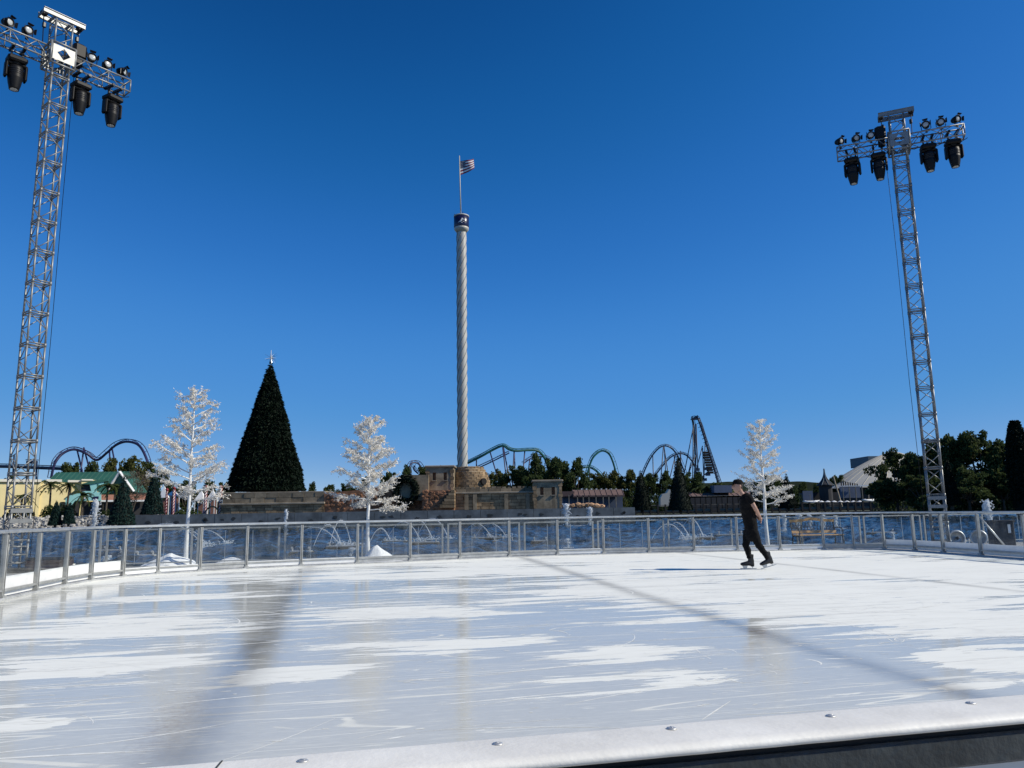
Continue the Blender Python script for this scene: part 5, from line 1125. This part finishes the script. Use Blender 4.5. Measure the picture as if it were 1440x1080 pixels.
for px, py in ((52, 691), (55, 691), (58, 686.5), (61.5, 686.5), (59.5, 691), (66, 686.5), (75, 691), (82, 691)): wbox(yb, 'vent', 'dark', px - .75, px + .75, py - .8, py + .8, 150, .1, y=-.06 if px < 54 else .44)
wbox(yb, 'awning', 'broof', -30, 4, 688, 700, 150, 3, y=-3.2); wbox(yb, 'doorway', 'dark', -30, 3, 701, 724, 150, .2, y=-.15, zb=.3)
gb = bld('green_roof_building', 'building with a long dark green metal roof and white gable trim', 130, 168)
def roof(t, px0, px1, py_e, py_r, D, depth, m_, name='roof'):
    o_ = t.location; x0, x1 = Px(px0, 690, D) - o_.x, Px(px1, 690, D) - o_.x; ze, zr = Pz(px0, py_e, D) - o_.z, Pz(px0, py_r, D + depth / 2) - o_.z; b_ = MB()
    vs = [(x0, 0, ze), (x1, 0, ze), (x1, depth / 2, zr), (x0, depth / 2, zr), (x1, depth, ze), (x0, depth, ze)]; vs += [(x, y, z - .3) for x, y, z in vs]
    b_._add(vs, [(0, 1, 2, 3), (3, 2, 4, 5), (6, 9, 8, 7), (9, 11, 10, 8), (0, 6, 7, 1), (5, 4, 10, 11), (1, 7, 8, 2), (2, 8, 10, 4), (0, 3, 9, 6), (3, 5, 11, 9)]); r_ = b_.build(name, m_, t)
    n_ = int((x1 - x0) / 1.1)
    for k in range(n_ + 1):
        x = x0 + .1 + (x1 - x0 - .2) * k / n_; m__ = MB(); m__.tube([(x, -.02, ze + .05), (x, depth / 2, zr + .05)], .05, 4); m__.build('standing_seam', m_, r_)
    return r_
roof(gb, 50, 166, 695, 665, 168, 14, 'groof'); wbox(gb, 'wall', 'dwall', 52, 190, 694, 724, 168, 12, y=1, zb=.3)
# gable facing the lake
o_ = gb.location; ga = [Vector((Px(px, py, 162) - o_.x, -6, Pz(px, py, 162) - o_.z)) for px, py in ((152, 690), (169, 664), (189, 692))]
b = MB(); b._add([*ga, *(v + Vector((0, 6, 0)) for v in ga)], [(0, 2, 1), (3, 4, 5), (0, 1, 4, 3), (1, 2, 5, 4), (0, 3, 5, 2)]); gw = b.build('gable', 'groof', gb)
for p_, q_ in ((ga[0], ga[1]), (ga[1], ga[2])): b = MB(); b.tube([p_ + Vector((0, -.2, .1)), q_ + Vector((0, -.2, .1))], .28, 4); b.build('barge_board', 'wpaint', gw)
tf = bld('turquoise_canopy', 'pale turquoise stepped canopy and facade beside the waterfall', 120, 152); tf.rotation_euler.z = R(24); tf.scale.x = 1.1
tzo = tf.location
def poly(t, name, m_, pts, D, d, parent=None):
    o_ = t.location; b_ = MB(); b_.prism([(Px(px, py, D) - o_.x, Pz(px, py, D) - o_.z) for px, py in pts], d, (0, D - o_.y, 0)); return b_.build(name, m_, parent or t)
poly(tf, 'canopy', 'turq', [(96, 711), (101, 713), (107, 704), (136, 704), (136, 692), (127, 692), (127, 690.5), (118, 690.5), (110, 694), (101, 697), (96, 702)][::-1], 151.5, .8)
poly(tf, 'upper_wall', 'turq', [(132, 692), (138, 692), (138, 680), (146, 684), (146, 676), (130, 680)][::-1], 153.5, .8); poly(tf, 'upper_roof', 'groof', [(119, 681), (131, 681), (150, 676), (150, 674), (136, 675)][::-1], 153.3, 5)
wbox(tf, 'glazing', 'dwall', 121, 132, 682, 692, 154, .3, y=2); wbox(tf, 'pink_wall', 'pink', 137, 196, 695, 703, 153, 1, y=1); wbox(tf, 'fascia', 'wpaint', 133, 206, 702.6, 705, 152, .4, y=.2)
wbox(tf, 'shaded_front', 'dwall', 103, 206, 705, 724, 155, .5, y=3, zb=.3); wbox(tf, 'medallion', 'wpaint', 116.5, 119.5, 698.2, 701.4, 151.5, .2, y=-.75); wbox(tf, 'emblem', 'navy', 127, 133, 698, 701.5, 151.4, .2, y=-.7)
for px in (110, 120, 142, 158, 176, 196): wbox(tf, 'post', 'dplank', px - .7, px + .7, 705, 724, 152.4, .4, y=.5, zb=.3)
# dark shrubs at the foot of the left bank, bright hedge
def shrub(px0, px1, pyt, D, label, m_='oak3', n=900, seed=1, z0=.3):
    nr = np.random.default_rng(seed); x0, x1 = Px(px0, 700, D), Px(px1, 700, D); h = Pz((px0 + px1) / 2, pyt, D) - z0; w_ = x1 - x0; t = thing('shrub', label, 'shrub', ((x0 + x1) / 2, D, z0), 0, 'shrubs along the banks')
    q_ = nr.uniform(-1, 1, (n, 3)); q_[:, 2] = np.abs(q_[:, 2]); q_ = q_[(q_[:, 0] ** 4 + q_[:, 1] ** 2 + q_[:, 2] ** 2.5) < 1.1]; lump = np.array([.75 + .45 * mnoise.noise(Vector((a * w_ * .35 + seed, .3, 0))) for a in q_[:, 0]])
    cen = np.stack([q_[:, 0] * w_ / 2, q_[:, 1] * 1.2, q_[:, 2] * h * lump], 1); stuff(obj('foliage', quads('foliage', cen, 1, .2, nr, m_, .6), t)); b_ = MB()
    for k in range(5): b_.tube([(w_ * (k / 5 - .4), 0, -.2), (w_ * (k / 5 - .38), 0, h * .6)], .04, 4)
    stuff(b_.build('stems', 'bark', t))
for a in ((4, 34, 712, 143, 'dark shrubs at the left edge by the left mast'), (30, 50, 706, 143, 'dark shrubs right of the left mast'), (60, 84, 708, 142.5, 'dark shrubs under the left palm pair'), (84, 108, 704, 142, 'dark shrubs under the right palm of the yellow building'), (132, 158, 711, 142.5, 'dark shrubs right of the waterfall'), (222, 318, 716, 108.5, 'dark low planting before the candy poles'), (1290, 1345, 694, 112, 'black shrubs at the water behind the right mast'), (1340, 1400, 690, 111.5, 'black shrubs right of the right mast'), (1395, 1446, 690, 111.5, 'black shrubs at the foot of the cypress'), (640, 700, 680, 150, 'shrubs behind the stone dome'), (690, 760, 676, 150, 'shrubs behind the right wing of the stage'), (785, 850, 684, 175, 'shrubs behind the low pavilion'), (850, 905, 680, 175, 'shrubs right of the low pavilion'), (900, 960, 682, 172, 'shrubs between the right Christmas trees'), (960, 1000, 690, 172, 'shrubs below the coaster lift hill'), (1095, 1150, 690, 172, 'shrubs right of the sparse white tree'), (1225, 1300, 678, 132, 'shrubs under the shell roof')):
    shrub(*a, seed=int(a[0]) + 1, n=1500)
shrub(181, 201, 719, 112, 'bright yellow green hedge left of the basin wall', 'hedge', 1200, 9)
# rocky shore
r5 = random.Random(12); b = MB()
for i in range(520):
    px = r5.uniform(-10, 162); f = r5.random(); D = 139.5 - 3.0 * f; vs, fs = rock_mesh('r', r5, r5.uniform(.22, .55), 1, .8); c = Vector((Px(px, 735, D), D, WZ + 2.1 * (1 - f))); b._add([v + c for v in vs], fs)
o = b.build('rock_shore', 'rock'); stuff(o); tag(o, 'bank of pale broken rocks along the left shore', 'rocks')
b = MB(); b.slab([(-190, 138.4), (-50, 138.4), (-50, 141.2), (-190, 141.2)], -1.4, .25); struct(b.build('bank', 'land'))
# candy striped poles, small tents and play arch
for i, (px, pyt, w_, lab) in enumerate(((233, 690, 1.3, 'leftmost candy striped pole'), (243, 688, 1.6, 'second candy striped pole left of the tall white tree'), (288, 686, 1.7, 'candy striped pole right of the tall white tree'), (309, 686, 2.2, 'candy striped pole next to the stone terrace'))):
    D = 112; c = P(px, 722, D); H = Pz(px, pyt, D) - .4; t = thing('candy_pole', 'red and white ' + lab, 'pole', (c.x, D, .4), 0, 'candy striped poles'); r_ = w_ * .09
    b = MB(); b.tube([(0, 0, 0), (0, 0, H)], r_, 10); b.build('pole', 'wpaint', t, True)
    for k in range(4):
        m_ = MB(); m_.tube([((r_ + .01) * math.cos(a + k * 1.57), (r_ + .01) * math.sin(a + k * 1.57), H * j / 40) for j in range(41) for a in [j * .42]], .07, 4); m_.build('red_stripe', 'red', t, True)
    b = MB(); b.lathe([(0, .4), (.22, .22), (.26, .08), (.1, 0)][::-1], 12, (0, 0, H)); b.build('finial', 'red', t, True)
def small_tent(px0, px1, pyt, pye, D, label):
    t = thing('small_tent', label, 'tent', (Px((px0 + px1) / 2, 700, D), D, .4), 0, 'small stalls behind the basin wall'); w_ = (px1 - px0) * D / 1075; ze, zt = Pz(px0, pye, D) - .4, Pz(px0, pyt, D) - .4
    b_ = MB(); h = w_ / 2; b_._add([(-h, -h, ze), (h, -h, ze), (h, h, ze), (-h, h, ze), (0, 0, zt)], [(0, 1, 4), (1, 2, 4), (2, 3, 4), (3, 0, 4), (3, 2, 1, 0)]); b_.build('roof', 'wpaint', t)
    for sx in (-1, 1):
        for sy in (-1, 1): m_ = MB(); m_.box((sx * (h - .08), sy * (h - .08), ze / 2), (.12, .12, ze)); m_.build('post', 'wpaint', t)
    m_ = MB(); m_.box((0, h - .2, ze * .45), (w_ - .4, .1, ze * .9)); m_.build('back_panel', 'pink', t)
small_tent(225, 236, 683, 700, 126, 'white pointed stall left of the tall white tree'); small_tent(237, 250, 689, 697, 122, 'white stall with salmon back behind the candy poles'); small_tent(276, 290, 690, 703, 124, 'white stall right of the tall white tree'); small_tent(294, 304, 688, 700, 128, 'white stall left of the stone terrace')
q = P(298, 722, 114); t = thing('play_arch', 'golden round arch between two candy poles', 'arch', (q.x, 114, .4)); b = MB(); b.tube([(1.0 * math.cos(a), 0, 1.2 + 1.1 * math.sin(a)) for a in np.linspace(-.5, math.pi + .5, 20)], .12, 6); b.build('hoop', 'wood', t, True); b = MB(); b.box((0, 0, .35), (2.2, .6, .7)); b.build('base', 'wood', t)
q = P(276, 722, 113); t = thing('play_animal', 'pale blue play figure behind the basin wall', 'figure', (q.x, 113, .4)); b = MB(); loft(b, [((-.7, 0, .5), .1, .1), ((-.4, 0, .7), .35, .3), ((.3, 0, .75), .38, .32), ((.8, 0, .9), .1, .1)]); b.build('body', 'turq', t, True)
for k in range(4): b = MB(); b.tube([(-.35 + .25 * k, .1 * (-1) ** k, .5), (-.35 + .25 * k, .1 * (-1) ** k, 0)], .09, 6); b.build('leg', 'turq', t)

# ================================================================== RIGHT BANK
pv = bld('brown_roof_pavilion', 'low dark pavilion with a long brown roof right of the stage', 840, 150)
wbox(pv, 'wall', 'bwall', 792, 876, 696, 722, 152, 6, y=2.5, zb=.3); roof(pv, 806, 878, 697, 689, 150, 6, 'broof'); wbox(pv, 'side_roof', 'broof', 788, 808, 691, 698, 151, 5, y=1); wbox(pv, 'ridge_fascia', 'coping', 810, 876, 688.2, 690.2, 152, .5, y=2.8)
for px in (800, 812, 820, 828, 838, 848, 856, 866): wbox(pv, 'post', 'coping', px - .6, px + .6, 696, 722, 150.3, .3, zb=.3)
for k in range(8): wbox(pv, 'roof_light', 'wpaint', 818 + k * 7, 820 + k * 7, 686.8, 688.4, 152, .3, y=2.9)
wh = bld('white_rock_wall', 'small pale rounded wall left of the tallest right Christmas tree', 937, 150, 'wall'); poly(wh, 'face', 'shell', [(929, 712), (944, 712), (944, 689), (941, 688), (938, 693), (932, 695), (929, 700)][::-1], 150, 2)
# boardwalk
DB = 147.0
bw = thing('boardwalk', 'long dark timber boardwalk with railing along the right shore', 'boardwalk', (Px(1100, 712, DB), DB, 0)); bx0, bx1 = Px(893, 712, DB), Px(1312, 712, DB); ox = bw.location.x
b = MB(); b.box(((bx0 + bx1) / 2 - ox, 1.6, 0.75), (bx1 - bx0, 3.4, .25)); b.build('deck', 'dplank', bw)
b = MB(); b.box(((bx0 + bx1) / 2 - ox, .08, 2.05), (bx1 - bx0, .14, .12)); b.build('hand_rail', 'plank', bw); b = MB(); b.box(((bx0 + bx1) / 2 - ox, .08, 1.5), (bx1 - bx0, .08, .08)); b.build('mid_rail', 'dplank', bw)
x = bx0; pm_ = MB(); pm_.box((0, 0, .6), (.28, .28, 3.2)); pme = pm_.mesh('piling', 'dplank'); pn = MB(); pn.box((0, .12, .55), (1.12, .08, .75)); pne = pn.mesh('kick_panel', 'plank'); k = 0
while x < bx1:
    obj('piling', pme, bw, (x - ox, 0, 0))
    if k % 7 != 3: obj('kick_panel', pne, bw, (x - ox + .72, 0, .35))
    x += 1.44; k += 1
lb = bld('long_low_building', 'long low building with a pale pink roof edge behind the skater', 1010, 164)
wbox(lb, 'wall', 'dwall', 968, 1062, 699, 722, 166, 6, zb=.3); roof(lb, 966, 1064, 698, 692, 163, 8, 'broof'); wbox(lb, 'fascia', 'cream', 968, 1062, 697, 699, 162.8, .3); wbox(lb, 'upper_block', 'bwall', 992, 1016, 684, 694, 172, 4)
for k in range(12): wbox(lb, 'post', 'dplank', 970 + 7.6 * k, 971 + 7.6 * k, 699, 722, 163.4, .3, zb=.3)
hill = MB(); hv = []; 
for i in range(31):
    px = 985 + i * 6.5; f = i / 30
    hv.append((px, 677 + 0.6 * math.sin(i * .8) - 2 * math.sin(math.pi * f)))
gh = bld('green_berm', 'low dull green berm beyond the palms on the right', 1080, 240, 'berm'); poly(gh, 'face', 'berm', ([(984, 722)] + [(px, py + 2) for px, py in hv] + [(1182, 722)])[::-1], 240, 25)
# shell roof arena
sr = bld('shell_roof_arena', 'large pale grey shell roofed arena behind the oaks', 1290, 205)
o_ = sr.location; c = P(1292, 684, 205); Rx = 107 * 205 / 1075; Hs = Pz(1292, 630, 205) - c.z; nU, nV = 40, 14; vs = []
for j in range(nV + 1):
    f = j / nV
    for i in range(nU):
        a = 2 * math.pi * i / nU; rr_ = (1 - f) ** .96; vs.append((c.x - o_.x + Rx * math.cos(a) * rr_, Rx * .7 * math.sin(a) * rr_ + 12, c.z - o_.z + Hs * (1 - (1 - f) ** 1.22)))
b = MB(); b._add(vs, [(j * nU + i, j * nU + (i + 1) % nU, (j + 1) * nU + (i + 1) % nU, (j + 1) * nU + i) for j in range(nV) for i in range(nU)]); shl = b.build('shell_roof', 'shell', sr, True)
for i in range(nU):
    m_ = MB(); m_.tube([Vector(vs[j * nU + i]) + Vector((0, 0, .04)) for j in range(nV + 1)], .09, 4); m_.build('roof_seam', 'shell', shl, True)
wbox(sr, 'stage_house', 'bbox', 1226, 1275, 641, 655, 222, 12, y=17); wbox(sr, 'wall', 'dwall', 1190, 1400, 683, 722, 208, 8, y=3, zb=.3); wbox(sr, 'eave_band', 'wpaint', 1186, 1260, 682, 683.6, 196, .4, y=-9); wbox(sr, 'white_panel', 'wpaint', 1229, 1244, 677.5, 681.5, 192, .4, y=-13); wbox(sr, 'white_band', 'wpaint', 1229, 1262, 684.4, 686, 192, .4, y=-13); wbox(sr, 'blue_front', 'bwall', 1184, 1212, 684, 700, 192, .5, y=-12.5)
for k in range(8): wbox(sr, 'eave_bracket', 'dark', 1184 + 3.2 * k, 1185 + 3.2 * k, 676 + .6 * k, 683, 192, .3, y=-13.2)
for k in range(9): wbox(sr, 'mullion', 'coping', 1186 + 9 * k, 1186.7 + 9 * k, 684, 706, 191, .3, y=-14.1)
# swept spire tent
sp = bld('swept_spire', 'dark swept tent spire left of the shell roof', 1162, 172); o_ = sp.location; prof = []
for k in range(13): f = k / 12; prof.append(((12 * (1 - f) ** 2.6 + .12) * 172 / 1075, Pz(1162, 683 - 24 * f, 172) - o_.z))
b = MB(); b.lathe(prof, 20); b.build('roof', 'dwall', sp, True); b = MB(); b.tube([(0, 0, 0), (0, 0, prof[0][1])], 1.4, 12); b.build('drum', 'dwall', sp)
for k in range(8): a = k * math.pi / 4; m_ = MB(); m_.tube([((r_ + .05) * math.cos(a), (r_ + .05) * math.sin(a), z) for r_, z in prof], .1, 4); m_.build('rib', 'bbox', sp, True)
b = MB(); b.tube([(1.0, -2.2, prof[0][1] + 2), (2.4, -2.4, .5)], .18, 5); b.build('stay', 'coping', sp); wbox(sp, 'sail_panel', 'bwall', 1132, 1146, 690, 707, 168, .3, y=-3); wbox(sp, 'side_wall', 'dwall', 1140, 1186, 692, 722, 172, 5, y=2, zb=.3)
# striped awnings, boats by the boardwalk
for i, (px, py, lab) in enumerate(((1140, 704, 'white rowing boat left of the boardwalk middle'), (1222, 702, 'white sailing dinghy under the shell roof'), (1262, 700, 'white boat beside the little Christmas tree'))):
    D = 158; q = P(px, py + 2, D); t = thing('small_boat', lab, 'boat', (q.x, D, q.z), .3 * i, 'small boats behind the boardwalk'); b = MB(); loft(b, [((-1.6, 0, .2), .05, .3), ((-.9, 0, .05), .32, .6), ((.4, 0, .0), .36, .7), ((1.3, 0, .15), .2, .4), ((1.9, 0, .35), .04, .05)], 12); b.build('hull', 'wpaint', t, True); b = MB(); b.tube([(0, 0, .1), (0, .05, 1.6)], .05, 5); b.build('mast', 'coping', t)
    b = MB(); b.box((-.1, 0, .33), (1.6, .9, .06)); b.build('thwart', 'plank', t)
for i, px in enumerate(range(1146, 1216, 9)):
    D = 152; q = P(px, 705, D); t = thing('parasol', ('white flat parasol on the boardwalk, number %s from the swept spire' % ['first', 'second', 'third', 'fourth', 'fifth', 'sixth', 'seventh', 'eighth'][i]), 'parasol', (q.x, D, .3), 0, 'white parasols'); z = q.z - .3; b = MB(); b.tube([(0, 0, 0), (0, 0, z)], .05, 6); b.build('pole', 'plank', t); b = MB(); b.lathe([(.62, z - .12), (.3, z + .06), (0, z + .16)], 8); b.build('canopy', 'wpaint', t)

# ================================================================== FOUNTAINS
def arc(px0, py0, px1, py1, h, label, seed, r=.024):
    a, c = G(px0, py0, WZ), G(px1, py1, WZ); c.y = a.y + (c.y - a.y) * .35; t = thing('water_arc', label, 'fountain', a, 0, 'arching fountain jets'); r_ = random.Random(seed); d = c - a
    pts = [Vector((d.x * f, d.y * f, .08 + h * 4 * f * (1 - f))) for f in [i / 26 for i in range(27)]]; m_ = MB(); m_.tube(pts, [r * (.55 + .5 * i / 26) * (.8 + .4 * r_.random()) for i in range(27)], 5); m_.build('jet', 'spray', t, True)
    dr = MB()
    for k in range(90):
        f = r_.uniform(.35, 1); i = min(25, int(f * 26)); p_ = pts[i].lerp(pts[i + 1], f * 26 - i) + Vector((r_.gauss(0, .05), r_.gauss(0, .05), r_.gauss(-.03, .06))); dr.box(p_, (r * .8,) * 3)
    for k in range(60): dr.box(d + Vector((r_.gauss(0, .25), r_.gauss(0, .2), abs(r_.gauss(0, .12)) + .05)), (.05, .05, .04))
    stuff(dr.build('drops', 'spray', t))
for i, a in enumerate(((408, 768, 470, 769, .95, 'left end of the centre-left group'), (440, 773, 491, 769, 1.15, 'second of the centre-left group'), (463, 771, 513, 764, 1.35, 'right arc before the dense white tree'), (543, 763, 590, 763, 1.15, 'left of the pair right of the dense white tree'), (566, 760, 603, 762, 1.25, 'middle of the group under the left turret'), (586, 758, 623, 762, 1.3, 'right of the group under the left turret'), (650, 757, 690, 757, .9, 'left of the crossing pair before the stage'), (668, 757, 712, 758, .9, 'right of the crossing pair before the stage'), (916, 762, 956, 759, .85, 'left of the group before the boardwalk'), (934, 760, 973, 760, .9, 'middle of the group before the boardwalk'), (956, 758, 992, 758, 1.1, 'right of the group before the boardwalk'), (228, 768, 278, 769, .9, 'before the tall white tree'), (182, 770, 204, 782, 1.3, 'left of the tall white tree'), (252, 766, 300, 768, .85, 'right of the tall white tree trunk'), (520, 765, 556, 762, .8, 'short one just right of the dense white tree'))):
    arc(*a[:5], 'thin white water arc, ' + a[5], i)
def platform(px, py, w_, label, rz=0.0):
    c = G(px, py, WZ); t = thing('fountain_platform', label, 'platform', c, rz, 'floating fountain platforms'); b_ = MB(); b_.bevbox((0, 0, .05), (w_, .7, .16), .04); b_.build('float', 'dplank', t); m_ = MB(); m_.box((0, 0, .15), (w_ - .15, .5, .04)); m_.build('walkway', 'kick', t)
    for k in range(3): m_ = MB(); m_.tube([(w_ * (.38 * (k - 1)), -.1, .15), (w_ * (.38 * (k - 1)), -.15, .30)], .04, 6); m_.lathe([(.05, 0), (.05, .05), (0, .05)], 10, (w_ * (.38 * (k - 1)), -.17, .30), (0, -1, .3)); m_.build('nozzle', 'kick', t)
for a in ((482, 772, 1.7, 'floating platform under the arcs left of the dense white tree'), (556, 764, 1.5, 'floating platform right of the dense white tree'), (598, 766, 1.6, 'floating platform under the left turret'), (686, 759, 2.2, 'floating platform under the crossing arcs'), (708, 764, 1.3, 'short floating platform right of the crossing arcs'), (768, 764, 1.7, 'floating platform before the right turret'), (984, 759, 1.7, 'floating platform under the right arcs'), (1026, 755, 1.8, 'floating platform left of the skater'), (845, 746, 1.8, 'far floating platform before the brown roof pavilion'), (195, 786, 1.7, 'near floating platform left of the tall white tree'), (150, 778, 1.9, 'floating platform nearest the white kick boards'), (165, 763, 1.6, 'far floating platform on the left'), (1240, 752, 1.6, 'floating platform right of the bench'), (424, 780, 1.0, 'small floating platform before the huge Christmas tree')): platform(*a)
def jet(px, pyb, pyt, D, label, wd=.22, seed=0, spread=.12, foam=True):
    base = P(px, pyb, D); base.z = WZ; H = Pz(px, pyt, D) - WZ; t = thing('water_jet', label, 'fountain', base, 0, 'upright fountain jets'); r_ = random.Random(seed); b_ = MB()
    pts = [(r_.gauss(0, .01) * i, 0, H * i / 12) for i in range(13)]; b_.tube(pts, [wd * (.25 + .75 * (i / 12) ** 1.3) * r_.uniform(.75, 1.2) * (1 if i < 12 else .3) for i in range(13)], 7); b_.build('column', 'spray', t, True); d = MB()
    for k in range(240): f = r_.random() ** .7; d.box((r_.gauss(0, wd * .5 + spread * wd * f), r_.gauss(0, wd * .5), H * f * r_.uniform(.9, 1.03)), (wd * .24,) * 3)
    if foam:
        for k in range(80): d.box((r_.gauss(0, wd * 2), r_.gauss(0, wd * 1.5), .05), (wd * .5, wd * .4, .05))
    stuff(d.build('drops', 'spray', t))
for i, a in enumerate(((132, 748, 702, 132, 'broad white water column before the turquoise canopy', .55), (402, 746, 716, 70, 'upright water jet below the huge Christmas tree', .16), (797, 740, 708, 90, 'upright white jet right of the right turret', .38), (830, 740, 713, 90, 'low bell shaped jet before the brown roof pavilion', .3), (1392, 742, 703, 40, 'bright white water jet right of the right mast', .2), (1104, 752, 722, 58, 'water jet just right of the sparse white tree', .16), (1124, 748, 723, 60, 'water jet above the left end of the bench', .16), (1140, 746, 724, 62, 'water jet above the middle of the bench', .16), (1159, 746, 724, 62, 'water jet above the right half of the bench', .16), (1176, 746, 725, 62, 'water jet above the right arm of the bench', .16), (493, 790, 770, 31, 'short splashing jet left of the dense white tree trunk', .07), (148, 808, 782, 29, 'near splashing jet behind the white kick boards', .10), (799, 778, 758, 36, 'short jet before the right turret', .06), (1257, 772, 748, 38, 'short splashing jet near the two reflectors', .09))): jet(*a[:5], a[5], i)
